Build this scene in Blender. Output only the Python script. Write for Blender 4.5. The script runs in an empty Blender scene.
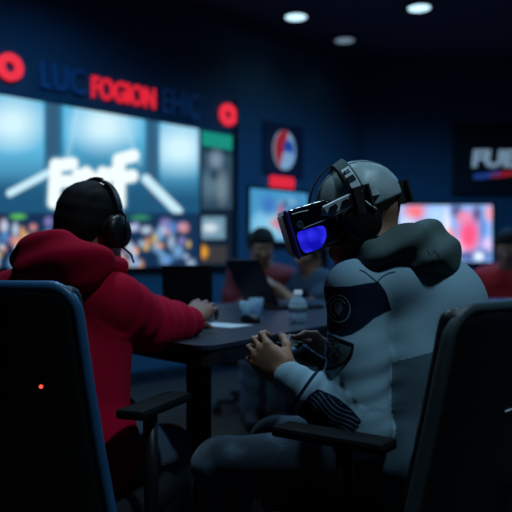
import bpy, bmesh, math, random
import numpy as np
from mathutils import Vector, Matrix
from mathutils.bvhtree import BVHTree
random.seed(7); rng = np.random.RandomState(11)
SC = bpy.context.scene; COL = SC.collection
PI = math.pi

# ------------------------------------------------------------------ camera
CH = 1.0                                    # camera height
cam_d = bpy.data.cameras.new('camera'); cam = bpy.data.objects.new('camera', cam_d); COL.objects.link(cam)
cam.location = (0, 0, CH); cam.rotation_euler = (PI/2, 0, 0)
cam_d.lens = 50; cam_d.sensor_width = 36; cam_d.shift_y = 6/512
cam_d.clip_start = .05
cam_d.dof.use_dof = True; cam_d.dof.focus_distance = 1.66; cam_d.dof.aperture_fstop = 2.3
SC.camera = cam
# ------------------------------------------------------------------ world
w = bpy.data.worlds.new('world'); SC.world = w; w.use_nodes = True
w.node_tree.nodes['Background'].inputs[0].default_value = (.004, .010, .025, 1)
w.node_tree.nodes['Background'].inputs[1].default_value = 1.0
SC.view_settings.view_transform = 'Standard'; SC.view_settings.look = 'None'
SC.view_settings.exposure = 0.0; SC.view_settings.gamma = 1; SC.view_settings.use_curve_mapping = False
CEIL = 3.24
COOL, BLUE = (.52, .82, 1.0), (.10, .44, 1.0)
AMBIENT = [  # room downlights and added blue wall washes: x, y, power, cone (deg), colour
    (.363, 6.46, 3, 70, COOL), (1.43, 6.23, 3, 70, COOL), (.89, 7.14, 1.0, 70, COOL),
    (-.45, 2.45, 55, 75, COOL), (.84, .95, 98, 56, COOL), (1.2, 4.2, 30, 70, COOL), (-.1, 3.6, 30, 75, COOL),
    (-.9, 4.3, 60, 85, BLUE), (1.5, 5.65, 190, 85, BLUE), (2.8, 5.0, 90, 85, BLUE)]  # BLUE entries are unseen lamps added to brighten the walls
SCREEN_GAIN = 1.0

# ------------------------------------------------------------------ basic helpers
def P(px, py, D):                           # the point seen at pixel (px,py) at depth D
    return np.array([(px-256)/711.0*D, D, CH-(py-262)/711.0*D])
def s2l(c):
    c = np.asarray(c, dtype=float)/255.0
    return np.where(c <= .04045, c/12.92, ((c+.055)/1.055)**2.4)
def unit(v): v = np.asarray(v, float); return v/np.linalg.norm(v)
def tag(o, label=None, cat=None, group=None, kind=None):
    if label: o['label'] = label
    if cat: o['category'] = cat
    if group: o['group'] = group
    if kind: o['kind'] = kind
    return o
def empty(name, loc=(0, 0, 0), rz=0, label=None, cat=None, group=None):
    o = bpy.data.objects.new(name, None); COL.objects.link(o); o.empty_display_size = .1
    o.location = loc; o.rotation_euler = (0, 0, rz)
    return tag(o, label, cat, group)
def link(name, me, parent=None, world=False):
    o = bpy.data.objects.new(name, me); COL.objects.link(o)
    if parent is not None:
        o.parent = parent
        if world:
            L = Matrix.Translation(parent.location) @ Matrix.Rotation(parent.rotation_euler[2], 4, 'Z')
            o.matrix_parent_inverse = L.inverted()
    return o
def copy_tree(o, parent=None):
    c = o.copy(); COL.objects.link(c); c.parent = parent
    for ch in list(o.children): copy_tree(ch, c)
    return c

# ------------------------------------------------------------------ materials
def mat(name, col, rough=.6, metal=0, bump=0, bscale=60, coat=0, emit=None, es=0, trans=0, var=.12, ior=1.45, sheen=0, stretch=(1, 1, 1), spec=.5):
    m = bpy.data.materials.new(name); m.use_nodes = True
    nt = m.node_tree; b = nt.nodes['Principled BSDF']
    b.inputs['Base Color'].default_value = (*col, 1); b.inputs['Roughness'].default_value = rough
    b.inputs['Metallic'].default_value = metal; b.inputs['Coat Weight'].default_value = coat
    b.inputs['Coat Roughness'].default_value = .08
    b.inputs['Transmission Weight'].default_value = trans; b.inputs['IOR'].default_value = ior
    b.inputs['Sheen Weight'].default_value = sheen; b.inputs['Specular IOR Level'].default_value = spec
    if emit is not None:
        b.inputs['Emission Color'].default_value = (*emit, 1); b.inputs['Emission Strength'].default_value = es
    tc = nt.nodes.new('ShaderNodeTexCoord'); mp = nt.nodes.new('ShaderNodeMapping')
    mp.inputs['Scale'].default_value = stretch
    nt.links.new(tc.outputs['Object'], mp.inputs[0])
    nz = nt.nodes.new('ShaderNodeTexNoise'); nz.inputs['Scale'].default_value = bscale; nz.inputs['Detail'].default_value = 4
    nt.links.new(mp.outputs[0], nz.inputs['Vector'])
    if var and trans == 0:
        mx = nt.nodes.new('ShaderNodeMix'); mx.data_type = 'RGBA'
        mx.inputs['A'].default_value = (*[c*(1-var) for c in col], 1); mx.inputs['B'].default_value = (*[min(1, c*(1+var)) for c in col], 1)
        nt.links.new(nz.outputs['Fac'], mx.inputs['Factor']); nt.links.new(mx.outputs['Result'], b.inputs['Base Color'])
    if bump:
        bp = nt.nodes.new('ShaderNodeBump'); bp.inputs['Strength'].default_value = bump; bp.inputs['Distance'].default_value = .004
        nt.links.new(nz.outputs['Fac'], bp.inputs['Height']); nt.links.new(bp.outputs[0], b.inputs['Normal'])
    return m
M = {}
M['wall'] = mat('wall_paint', (.026, .100, .170), .75, bump=.15, bscale=8)
M['wallpanel'] = mat('wall_panel', (.008, .022, .06), .6, bscale=6)
M['ceil'] = mat('ceiling_paint', (.03, .045, .10), .85, bscale=5)
M['floor'] = mat('floor_carpet', (.034, .026, .020), .9, bump=.5, bscale=180)
M['trim'] = mat('trim_paint', (.01, .016, .03), .5)
M['black'] = mat('black_plastic', (.008, .009, .012), .38, bscale=90)
M['matte'] = mat('matte_black', (.010, .010, .013), .7, bump=.2, bscale=300)
M['leather'] = mat('black_leatherette', (.007, .008, .011), .42, bump=.35, bscale=160)
M['arm'] = mat('armrest_foam', (.005, .006, .008), .75, spec=.2)
M['slate'] = mat('slate_piping', (.045, .065, .075), .5)
M['piping'] = mat('blue_piping', (.03, .12, .26), .38)
M['mesh'] = mat('chair_fabric', (.008, .009, .012), .8, bump=.5, bscale=400)
M['metal'] = mat('dark_metal', (.05, .055, .065), .35, metal=.9)
M['gloss'] = mat('gloss_black', (.004, .004, .010), .12, coat=1.0)
M['edge'] = mat('violet_edge', (.035, .030, .20), .25, coat=.6)
M['grey'] = mat('light_grey_plastic', (.66, .74, .80), .45)
M['cap'] = mat('grey_cap_cloth', (.30, .39, .42), .42, bump=.10, bscale=260, var=.22)
M['skin'] = mat('skin', (.40, .20, .13), .5, bump=.15, bscale=120, var=.1)
M['skindk'] = mat('skin_dark', (.30, .14, .10), .5, bump=.15, bscale=120, var=.1)
M['lip'] = mat('lips', (.30, .10, .08), .45)
M['hair'] = mat('black_hair', (.010, .009, .010), .75, spec=.2, bump=.2, bscale=350)
M['jeans'] = mat('blue_jeans', (.045, .085, .14), .85, bump=.5, bscale=260, sheen=.2)
M['jeansl'] = mat('grey_blue_jeans', (.035, .065, .10), .85, bump=.5, bscale=260, sheen=.2)
M['shoe'] = mat('shoe_rubber', (.03, .03, .035), .6)
M['red'] = mat('red_fleece', (.52, .002, .030), .9, bump=.12, bscale=200, var=.12, spec=.15)
M['redtee'] = mat('red_cotton', (.50, .012, .02), .85, bump=.3)
M['hood'] = mat('green_grey_jersey', (.068, .105, .108), .88, bump=.15, bscale=260)
M['navy'] = mat('navy_thread', (.005, .009, .028), .8, bump=.3)
M['thread'] = mat('pale_thread', (.30, .42, .47), .7)
M['threadd'] = mat('slate_thread', (.14, .21, .26), .7)
M['table'] = mat('table_laminate', (.030, .036, .055), .38, bump=.05, bscale=40)
M['tabledge'] = mat('table_edge', (.010, .011, .016), .55)
M['paper'] = mat('paper', (.75, .8, .85), .7, var=.03)
M['glass'] = mat('bottle_plastic', (.55, .78, .95), .2, trans=.45, ior=1.2)
M['lamp'] = mat('lamp_diffuser', (.8, .9, .95), .5, emit=(.55, .85, 1.0), es=1.6)
M['lampdim'] = mat('lamp_diffuser_dim', (.8, .9, .95), .5, emit=(.45, .65, .85), es=.30)
M['neon'] = mat('red_neon', (.5, .02, .03), .5, emit=(1.0, .030, .055), es=.85)
M['neond'] = mat('red_letter_light', (.5, .02, .03), .5, emit=(.95, .02, .045), es=.75)
M['ghost'] = mat('unlit_blue_letter', (.05, .18, .42), .5, var=.05)
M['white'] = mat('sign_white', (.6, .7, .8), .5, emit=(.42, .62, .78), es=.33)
M['signred'] = mat('sign_red', (.6, .02, .03), .5, emit=(.8, .03, .05), es=.28)
M['signblue'] = mat('sign_blue', (.05, .12, .5), .5, emit=(.03, .10, .45), es=.3)
M['signpanel'] = mat('sign_board', (.004, .006, .012), .5)
M['led'] = mat('red_led', (.8, .05, .03), .4, emit=(1, .10, .05), es=1.4)
M['visor'] = mat('blue_window', (.01, .01, .3), .15, coat=1, emit=(.010, .012, .75), es=.9)
M['purpletop'] = mat('desk_top_violet', (.11, .09, .16), .4)
M['shirtd'] = mat('dark_teal_shirt', (.03, .05, .08), .85, bump=.3)
M['shirtm'] = mat('maroon_shirt', (.20, .03, .04), .85, bump=.3)
M['eye'] = mat('eye_white', (.6, .6, .6), .3)

# visor window with printed darker figures
def visor_mat():
    m = M['visor']; nt = m.node_tree; b = nt.nodes['Principled BSDF']
    v = nt.nodes.new('ShaderNodeTexVoronoi'); v.inputs['Scale'].default_value = 38
    tc = nt.nodes.new('ShaderNodeTexCoord'); nt.links.new(tc.outputs['Object'], v.inputs['Vector'])
    r = nt.nodes.new('ShaderNodeValToRGB'); r.color_ramp.elements[0].position = .15; r.color_ramp.elements[1].position = .75
    r.color_ramp.elements[0].color = (.030, .030, .95, 1); r.color_ramp.elements[1].color = (.006, .004, .45, 1)
    nt.links.new(v.outputs['Distance'], r.inputs['Fac']); nt.links.new(r.outputs['Color'], b.inputs['Emission Color'])
visor_mat()

# jacket: pale cloth with navy blocks driven by a stored signed distance (dye pattern of the cloth)
def jacket_mat():
    m = mat('pale_blue_jersey', (.27, .42, .52), .85, spec=.15, var=.08, bump=.10, bscale=240)
    nt = m.node_tree; b = nt.nodes['Principled BSDF']
    src = b.inputs['Base Color'].links[0].from_socket
    def attr(n, col, lo, hi, src):
        a = nt.nodes.new('ShaderNodeAttribute'); a.attribute_name = n
        mr = nt.nodes.new('ShaderNodeMapRange'); mr.inputs['From Min'].default_value = lo; mr.inputs['From Max'].default_value = hi
        nt.links.new(a.outputs['Fac'], mr.inputs['Value'])
        mx = nt.nodes.new('ShaderNodeMix'); mx.data_type = 'RGBA'
        nt.links.new(mr.outputs[0], mx.inputs['Factor']); nt.links.new(src, mx.inputs['A']); mx.inputs['B'].default_value = (*col, 1)
        return mx.outputs['Result']
    s = attr('navy', (.006, .010, .030), -.0008, .0008, src)
    s = attr('lower', (.085, .135, .175), -.0015, .0015, s)  # shade of the lower torso painted into the cloth colour
    s = attr('line', (.34, .46, .52), -.0006, .0006, s)
    def A_(n): a = nt.nodes.new('ShaderNodeAttribute'); a.attribute_name = n; return a.outputs['Fac']
    def mt(op, a, b_=None, c_=None):
        n = nt.nodes.new('ShaderNodeMath'); n.operation = op
        for i_, v in enumerate((a, b_, c_)):
            if v is None: continue
            if isinstance(v, (int, float)): n.inputs[i_].default_value = v
            else: nt.links.new(v, n.inputs[i_])
        return n.outputs[0]
    wv = mt('MULTIPLY_ADD', mt('SINE', mt('MULTIPLY', A_('along'), 60.0)), .0055, A_('across'))
    fr = mt('ABSOLUTE', mt('SUBTRACT', mt('FRACT', mt('DIVIDE', wv, .0095)), .5))
    on = mt('MULTIPLY', mt('LESS_THAN', fr, .075), mt('GREATER_THAN', A_('block'), .0045))
    mx = nt.nodes.new('ShaderNodeMix'); mx.data_type = 'RGBA'; nt.links.new(on, mx.inputs['Factor']); nt.links.new(s, mx.inputs['A']); mx.inputs['B'].default_value = (.15, .22, .27, 1)
    nt.links.new(mx.outputs['Result'], b.inputs['Base Color'])
    return m
M['jacket'] = jacket_mat()

# ------------------------------------------------------------------ signed distance modelling
def n3(p, f, seed=0):
    r = np.random.RandomState(seed); s = 0
    for i in range(4):
        d = unit(r.randn(3)); s = s+np.sin(f*(1+.35*i)*(p@d.astype(np.float32))+r.rand()*6)/(1+.5*i)
    return s/2.2
class SDF:
    def __init__(self, lo, hi, h):
        self.h = h; self.lo = np.array(lo, float)-4*h
        self.n = np.ceil((np.array(hi)-self.lo)/h).astype(int)+5
        self.D = np.full(self.n, .06, np.float32)
    def _sl(self, lo, hi, pad):
        a = np.clip(np.floor((np.array(lo)-pad-self.lo)/self.h).astype(int), 0, self.n)
        b = np.clip(np.ceil((np.array(hi)+pad-self.lo)/self.h).astype(int)+1, 0, self.n)
        if (b <= a).any(): return None, None
        g = [self.lo[i]+self.h*np.arange(a[i], b[i]) for i in range(3)]
        p = np.stack(np.meshgrid(*g, indexing='ij'), -1).astype(np.float32)
        return (slice(a[0], b[0]), slice(a[1], b[1]), slice(a[2], b[2])), p
    def add(self, f, lo, hi, k=.01, op='u'):
        s, p = self._sl(lo, hi, k+3*self.h)
        if s is None: return self
        d = f(p).astype(np.float32); A = self.D[s]
        if op == 'u':
            hh = np.maximum(k-np.abs(A-d), 0)/k; self.D[s] = np.minimum(A, d)-hh*hh*k*.25
        else:
            d = -d; hh = np.maximum(k-np.abs(A-d), 0)/k; self.D[s] = np.maximum(A, d)+hh*hh*k*.25
        return self
    def cone(self, a, b, ra, rb, k=.01, op='u'):
        a = np.asarray(a, float); b = np.asarray(b, float); ab = b-a; L2 = ab@ab+1e-12
        def f(p):
            t = np.clip(((p-a.astype(np.float32))@ab.astype(np.float32))/L2, 0, 1)
            return np.linalg.norm(p-(a.astype(np.float32)+t[..., None]*ab.astype(np.float32)), axis=-1)-(ra+(rb-ra)*t)
        r = max(ra, rb); return self.add(f, np.minimum(a, b)-r, np.maximum(a, b)+r, k, op)
    def ell(self, c, r, R=None, k=.01, op='u'):
        c = np.asarray(c, np.float32); r = np.asarray(r, np.float32); R = np.eye(3) if R is None else np.asarray(R)
        Rf = R.astype(np.float32)             # rows = local axes
        def f(p):
            q = (p-c)@Rf.T; k0 = np.linalg.norm(q/r, axis=-1); k1 = np.linalg.norm(q/(r*r), axis=-1)+1e-9
            return k0*(k0-1)/k1
        m = float(max(r)); return self.add(f, c-m, c+m, k, op)
    def box(self, c, hs, rd, R=None, k=.005, op='u', warp=None):
        c = np.asarray(c, np.float32); hs = np.asarray(hs, np.float32); R = np.eye(3) if R is None else np.asarray(R); Rf = R.astype(np.float32)
        def f(p):
            q = (p-c)@Rf.T
            if warp: q = warp(q)
            q = np.abs(q)-(hs-rd)
            return np.linalg.norm(np.maximum(q, 0), axis=-1)+np.minimum(q.max(-1), 0)-rd
        m = float(np.linalg.norm(hs))*(1.25 if warp else 1); return self.add(f, c-m, c+m, k, op)
    def half(self, p0, n):                    # cut away the side n points to
        g = [self.lo[i]+self.h*np.arange(self.n[i]) for i in range(3)]
        n = unit(n); d = (g[0][:, None, None]-p0[0])*n[0]+(g[1][None, :, None]-p0[1])*n[1]+(g[2][None, None, :]-p0[2])*n[2]
        self.D = np.maximum(self.D, d.astype(np.float32)); return self
    def fold(self, f):
        idx = np.argwhere(np.abs(self.D) < .03); p = (self.lo+idx*self.h).astype(np.float32)
        self.D[idx[:, 0], idx[:, 1], idx[:, 2]] += f(p).astype(np.float32); return self
    def mesh(self, name, m, smooth_it=1):
        D = self.D; D[0] = D[-1] = .06; D[:, 0] = D[:, -1] = .06; D[:, :, 0] = D[:, :, -1] = .06
        I = D < 0
        c = I[:-1, :-1, :-1].astype(np.int8)
        for dx in (0, 1):
            for dy in (0, 1):
                for dz in (0, 1):
                    if dx+dy+dz: c = c+I[dx:I.shape[0]-1+dx, dy:I.shape[1]-1+dy, dz:I.shape[2]-1+dz]
        act = np.argwhere((c > 0) & (c < 8)); idm = np.full(c.shape, -1, np.int32); idm[act[:, 0], act[:, 1], act[:, 2]] = np.arange(len(act))
        V = np.zeros((len(act), 3)); W = np.zeros(len(act))
        cor = [(x, y, z) for x in (0, 1) for y in (0, 1) for z in (0, 1)]
        for a in cor:
            for ax in range(3):
                if a[ax]: continue
                b = list(a); b[ax] = 1
                va = D[act[:, 0]+a[0], act[:, 1]+a[1], act[:, 2]+a[2]]; vb = D[act[:, 0]+b[0], act[:, 1]+b[1], act[:, 2]+b[2]]
                x = (va < 0) != (vb < 0); t = np.where(x, va/(va-vb+1e-12), 0)
                pt = np.tile(np.array(a, float), (len(act), 1)); pt[:, ax] += t
                V[x] += pt[x]; W[x] += 1
        V = (act+V/np.maximum(W, 1)[:, None])*self.h+self.lo
        F = []
        for ax in range(3):
            sl0 = [slice(None)]*3; sl1 = [slice(None)]*3; sl0[ax] = slice(None, -1); sl1[ax] = slice(1, None)
            A = I[tuple(sl0)]; B = I[tuple(sl1)]; e = np.argwhere(A != B); s = A[e[:, 0], e[:, 1], e[:, 2]]
            u, v = (ax+1) % 3, (ax+2) % 3
            def cell(du, dv):
                q = e.copy(); q[:, u] -= du; q[:, v] -= dv; return idm[q[:, 0], q[:, 1], q[:, 2]]
            q = np.stack([cell(1, 1), cell(0, 1), cell(0, 0), cell(1, 0)], 1)
            q[~s] = q[~s][:, ::-1]; F.append(q)
        F = np.concatenate(F); F = F[(F >= 0).all(1)]
        me = bpy.data.meshes.new(name); me.from_pydata(V.tolist(), [], F.tolist()); me.update()
        me.polygons.foreach_set('use_smooth', np.ones(len(F), bool)); me.materials.append(m)
        return me

# ------------------------------------------------------------------ hard-surface helpers
def bm_mesh(name, bm, m, smooth=False):
    bmesh.ops.recalc_face_normals(bm, faces=bm.faces)
    me = bpy.data.meshes.new(name); bm.to_mesh(me); bm.free(); me.materials.append(m)
    if smooth:
        for p in me.polygons: p.use_smooth = True
    return me
def b_box(bm, c, hs, R=None, bev=.003):
    r = bmesh.ops.create_cube(bm, size=2)['verts']; R = np.eye(3) if R is None else np.asarray(R)
    for v in r:
        q = np.array(v.co)*np.array(hs); v.co = Vector(np.asarray(c)+q@R)      # rows of R = local axes
    if bev:
        es = {e for v in r for e in v.link_edges}
        bmesh.ops.bevel(bm, geom=list(es), offset=bev, segments=2, affect='EDGES', profile=.6)
def b_lathe(bm, prof, c=(0, 0, 0), ax=(0, 0, 1), seg=24):
    ax = unit(ax); a = unit(np.cross(ax, (0, 0, 1) if abs(ax[2]) < .9 else (1, 0, 0))); b = np.cross(ax, a); rings = []
    for r, z in prof:
        if r < 1e-5: rings.append([bm.verts.new(Vector(np.asarray(c)+ax*z))])
        else: rings.append([bm.verts.new(Vector(np.asarray(c)+ax*z+r*(a*math.cos(2*PI*i/seg)+b*math.sin(2*PI*i/seg)))) for i in range(seg)])
    for p, q in zip(rings, rings[1:]):
        for i in range(seg):
            j = (i+1) % seg
            if len(p) == 1 and len(q) == 1: continue
            if len(p) == 1: bm.faces.new((p[0], q[i], q[j]))
            elif len(q) == 1: bm.faces.new((p[i], q[0], p[j]))
            else: bm.faces.new((p[i], q[i], q[j], p[j]))
    if len(rings[0]) > 1: bm.faces.new(rings[0])
    if len(rings[-1]) > 1: bm.faces.new(rings[-1])
def b_sweep(bm, path, nrm, w, t):            # flat band: width w across, thickness t along nrm
    path = [np.asarray(p, float) for p in path]; rings = []
    for i, p in enumerate(path):
        d = unit(path[min(i+1, len(path)-1)]-path[max(i-1, 0)]); n = np.asarray(nrm[i] if isinstance(nrm, list) else nrm, float); n = unit(n-d*(n@d)); s = np.cross(d, n)
        rings.append([bm.verts.new(Vector(p+s*w/2*x+n*t/2*y)) for x, y in ((-1, -.6), (-.85, 1), (.85, 1), (1, -.6))])
    for p, q in zip(rings, rings[1:]):
        for i in range(4): bm.faces.new((p[i], p[(i+1) % 4], q[(i+1) % 4], q[i]))
    bm.faces.new(rings[0]); bm.faces.new(rings[-1][::-1])
def b_tube(bm, path, r, seg=10):
    path = [np.asarray(p, float) for p in path]; rings = []; a0 = None
    for i, p in enumerate(path):
        d = unit(path[min(i+1, len(path)-1)]-path[max(i-1, 0)])
        a = np.cross(d, (0, 0, 1) if abs(d[2]) < .9 else (1, 0, 0)) if a0 is None else a0-d*(a0@d); a = unit(a); a0 = a; b = np.cross(d, a)
        rr = r[i] if isinstance(r, (list, tuple)) else r
        rings.append([bm.verts.new(Vector(p+rr*(a*math.cos(2*PI*j/seg)+b*math.sin(2*PI*j/seg)))) for j in range(seg)])
    for p, q in zip(rings, rings[1:]):
        for i in range(seg): bm.faces.new((p[i], p[(i+1) % seg], q[(i+1) % seg], q[i]))
    bm.faces.new(rings[0][::-1]); bm.faces.new(rings[-1])
def b_prism(bm, poly, z0, z1):
    a = [bm.verts.new((x, y, z0)) for x, y in poly]; b = [bm.verts.new((x, y, z1)) for x, y in poly]; n = len(poly)
    bm.faces.new(a[::-1]); bm.faces.new(b)
    for i in range(n): bm.faces.new((a[i], a[(i+1) % n], b[(i+1) % n], b[i]))

# ------------------------------------------------------------------ room shell
# the long wall with the video screens runs diagonally: y = x + 6.8
WT = unit((1, 1, 0)); WN = unit((1, -1, 0)); W0 = np.array([-6.8, 0, 0.])
def slab(name, a, b, z0, z1, t=.12, m=None):  # wall from a to b, thickness on the outer (left of a->b) side
    a = np.array(a, float); b = np.array(b, float); d = unit(b-a); n = np.array([-d[1], d[0]])
    bm = bmesh.new(); b_prism(bm, [tuple(a), tuple(b), tuple(b+n*t), tuple(a+n*t)], z0, z1)
    o = link(name, bm_mesh(name, bm, m or M['wall'])); o['kind'] = 'structure'; return o
C1, C2, C3, C4, C5 = (-5.2, 1.6), (1.2, 8.0), (4.4, 8.0), (4.4, -2.2), (-5.2, -2.2)
slab('wall_left', C1, C2, 0, CEIL); slab('wall_back', C2, C3, 0, CEIL); slab('wall_right', C3, C4, 0, CEIL)
slab('wall_front', C4, C5, 0, CEIL); slab('wall_side', C5, C1, 0, CEIL)
for nm, z0, z1, m in (('floor', -.1, 0, 'floor'), ('ceiling', CEIL, CEIL+.1, 'ceil')):
    bm = bmesh.new(); b_prism(bm, [C1, C2, C3, C4, C5], z0, z1); link(nm, bm_mesh(nm, bm, M[m]))['kind'] = 'structure'
def inset(a, b, t): d = unit(np.array(b)-np.array(a)); return np.array([d[1], -d[0]])*t
for nm, a, b in (('baseboard_left', C1, C2), ('baseboard_back', C2, C3), ('baseboard_right', C3, C4)):
    n = inset(a, b, .015); slab(nm, np.array(a)+n, np.array(b)+n, 0, .1, .0148, M['trim'])

def on_wall(px, z=None, py=None):            # station s along the diagonal wall of image column px
    k = (px-256)/711.0; D = 6.8/(1-k); x = k*D; s = (np.array([x, D, 0])-W0)@WT
    return s, D
def wall_z(py, D): return CH-(py-262)/711.0*D
def WP(s, z, off): return W0+WT*s+np.array([0, 0, z])+WN*off
RW = np.array([WT, [0, 0, 1], WN])           # rows: along wall, up, out of wall

def gridplane(name, s0, s1, z0, z1, off, nx, nz, paint, frame='left', gain=1.0):
    vs = []; col = []; fs = []
    for j in range(nz+1):
        for i in range(nx+1):
            a = s0+(s1-s0)*i/nx; z = z0+(z1-z0)*j/nz
            vs.append(WP(a, z, off) if frame == 'left' else np.array([a, 8.0-off, z]))
    vs = np.array(vs); px = 256+711*vs[:, 0]/vs[:, 1]
    u = np.tile(np.linspace(0, 1, nx+1), nz+1); v = np.repeat(np.linspace(0, 1, nz+1), nx+1)
    c = paint(px, u, v)
    for j in range(nz):
        for i in range(nx): a = j*(nx+1)+i; fs.append((a, a+1, a+nx+2, a+nx+1))
    me = bpy.data.meshes.new(name); me.from_pydata(vs.tolist(), [], fs); me.update()
    at = me.color_attributes.new('picture', 'FLOAT_COLOR', 'POINT')
    at.data.foreach_set('color', np.concatenate([c, np.ones((len(c), 1))], 1).astype(np.float32).ravel())
    m = bpy.data.materials.new(name+'_light'); m.use_nodes = True; nt = m.node_tree; b = nt.nodes['Principled BSDF']
    b.inputs['Base Color'].default_value = (.01, .01, .01, 1); b.inputs['Roughness'].default_value = .5
    a = nt.nodes.new('ShaderNodeAttribute'); a.attribute_name = 'picture'
    nt.links.new(a.outputs['Color'], b.inputs['Emission Color']); b.inputs['Emission Strength'].default_value = gain*SCREEN_GAIN
    me.materials.append(m); return me
def blobs(px, v, cx, cv, rx, rv, soft=1.0):
    return np.clip(1.5-soft*1.0*np.sqrt(((px-cx)/rx)**2+((v-cv)/rv)**2)*1.5+.5, 0, 1)
def mixc(c, col, a): return c*(1-a[:, None])+s2l(col)[None, :]*a[:, None]
def seg_d(x, y, x0, y0, x1, y1):
    dx, dy = x1-x0, y1-y0; t = np.clip(((x-x0)*dx+(y-y0)*dy)/(dx*dx+dy*dy), 0, 1); return np.hypot(x-x0-t*dx, y-y0-t*dy)
sA, DA = on_wall(-70); sB, DB = on_wall(195.5); zT, zB = wall_z(130, DB), wall_z(266.5, DB)
def paint_main(px, u, v):
    k = (px-256)/711.0; D = 6.8/(1-k); py = 262-711*(zB+(zT-zB)*v-CH)/D
    c = np.tile(s2l((34, 96, 132)), (len(px), 1))
    up = np.clip((190-py)/70, 0, 1); c = mixc(c, (42, 116, 158), up*.8)
    def pane(x0, x1, yb, c, hot):
        a = np.clip((px-x0)/4, 0, 1)*np.clip((x1-px)/4, 0, 1)*np.clip((yb-py)/40, 0, 1)
        c = mixc(c, (96, 186, 226), a); hotm = a*np.clip(1.25-np.hypot((px-hot[0])/32, (py-hot[1])/26), 0, 1)
        return mixc(c, (214, 246, 255), hotm)
    c = pane(-60, 46, 190, c, (12, 125)); c = pane(61, 147, 178, c, (104, 128)); c = pane(158, 200, 200, c, (180, 150))
    def pillar(x0, x1, c): a = np.clip((px-x0)/3, 0, 1)*np.clip((x1-px)/3, 0, 1); return mixc(c, (52, 86, 112), a*.85*np.clip((225-py)/30, 0, 1))
    c = pillar(45, 60, c); c = pillar(146, 157, c)
    c = mixc(c, (24, 74, 112), np.clip((py-176)/26, 0, 1)*.65)
    for s in ((10, 194, 50, 173, 3.6), (146, 180, 178, 212, 4.5), (66, 168, 78, 108, 2.5), (140, 165, 120, 112, 2)):
        a = np.clip((s[4]-seg_d(px, py, *s[:4]))/2.5+.5, 0, 1); c = mixc(c, (206, 242, 255), a*(.95 if s[4] > 3 else .25))
    g = 99*np.ones(len(px))                  # glowing letters F n r F
    for s in ((56, 166, 54, 203), (56, 167, 72, 165), (55, 183, 68, 182), (78, 176, 78, 202), (78, 181, 86, 174), (86, 174, 93, 180), (93, 180, 93, 202), (103, 174, 103, 200), (103, 181, 113, 174), (119, 161, 119, 204), (119, 161, 133, 157), (119, 179, 132, 177)):
        g = np.minimum(g, seg_d(px, py, *s))
    c = mixc(c, (140, 225, 250), np.clip((11-g)/9, 0, 1)*.5); c = mixc(c, (245, 255, 255), np.clip((7.0-g)/1.5, 0, 1))
    # lower band with a crowd
    band = np.clip((py-212)/3, 0, 1); c = mixc(c, (16, 44, 78), band)
    c = mixc(c, (90, 190, 90), band*np.clip(1.4-np.hypot((px-18)/8, (py-217)/3), 0, 1)); c = mixc(c, (60, 160, 110), band*np.clip(1.4-np.hypot((px-140)/10, (py-218)/3), 0, 1)*.7)
    r = np.random.RandomState(5); cols = [(130, 185, 235), (210, 230, 250), (245, 170, 100), (150, 140, 210), (90, 150, 220), (235, 160, 150), (180, 205, 235), (30, 60, 110), (225, 195, 120)]
    for i in range(130):
        bx, by = r.uniform(-60, 196), r.uniform(222, 266); q = cols[r.randint(len(cols))]; sx, sy = r.uniform(2.5, 6), r.uniform(3, 8)
        c = mixc(c, q, band*np.clip(1.3-np.hypot((px-bx)/sx, (py-by)/sy), 0, 1)*.75)
    return c
def paint_side(px, u, v):
    k = (px-256)/711.0; D = 6.8/(1-k); py = 262-711*(zB+(zT-zB)*v-CH)/D
    c = np.tile(s2l((10, 24, 40)), (len(px), 1))
    top = 134+(px-196)*.17
    c = mixc(c, (20, 140, 120), np.clip((top+12-py)/2, 0, 1))
    c = mixc(c, (46, 70, 88), np.clip((py-top-14)/2, 0, 1)*np.clip((210-py)/2, 0, 1))
    for x, y, a, b, q in ((216, 160, 7, 9, (130, 155, 172)), (210, 185, 9, 14, (92, 122, 140)), (222, 188, 6, 16, (120, 140, 150)), (214, 175, 4, 6, (30, 44, 60))):
        c = mixc(c, q, np.clip(1.4-np.hypot((px-x)/a, (py-y)/b), 0, 1)*.8)
    a = np.clip((px-197)/2, 0, 1)*np.clip((226-px)/2, 0, 1)*np.clip((py-216)/2, 0, 1)*np.clip((240-py)/2, 0, 1)
    c = mixc(c, (120, 158, 180), a*.9); c = mixc(c, (210, 225, 232), a*np.clip(1.4-np.hypot((px-210)/8, (py-228)/5), 0, 1))
    a = np.clip((px-197)/2, 0, 1)*np.clip((228-px)/2, 0, 1)*np.clip((py-245)/2, 0, 1)*np.clip((264-py)/2, 0, 1)
    c = mixc(c, (56, 52, 52), a); c = mixc(c, (250, 170, 40), np.clip(1.5-np.hypot((px-201)/6, (py-252)/6), 0, 1))
    return c
def paint_small(px, u, v):
    c = np.tile(s2l((70, 150, 200)), (len(px), 1)); r = np.random.RandomState(3)
    c = mixc(c, (150, 215, 240), blobs(u, v, .5, .3, .45, .25)*.8)
    for q in ((.30, .7, .12, .2, (60, 110, 190)), (.52, .45, .08, .3, (190, 60, 90)), (.45, .35, .12, .1, (220, 110, 120)), (.8, .6, .12, .3, (30, 90, 150)), (.15, .3, .1, .25, (130, 200, 235)), (.68, .8, .16, .1, (120, 180, 215)), (.6, .75, .05, .1, (40, 60, 110))):
        c = mixc(c, q[4], np.clip(1.4-np.hypot((u-q[0])/q[2], (v-q[1])/q[3]), 0, 1)*.8)
    return c
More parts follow.
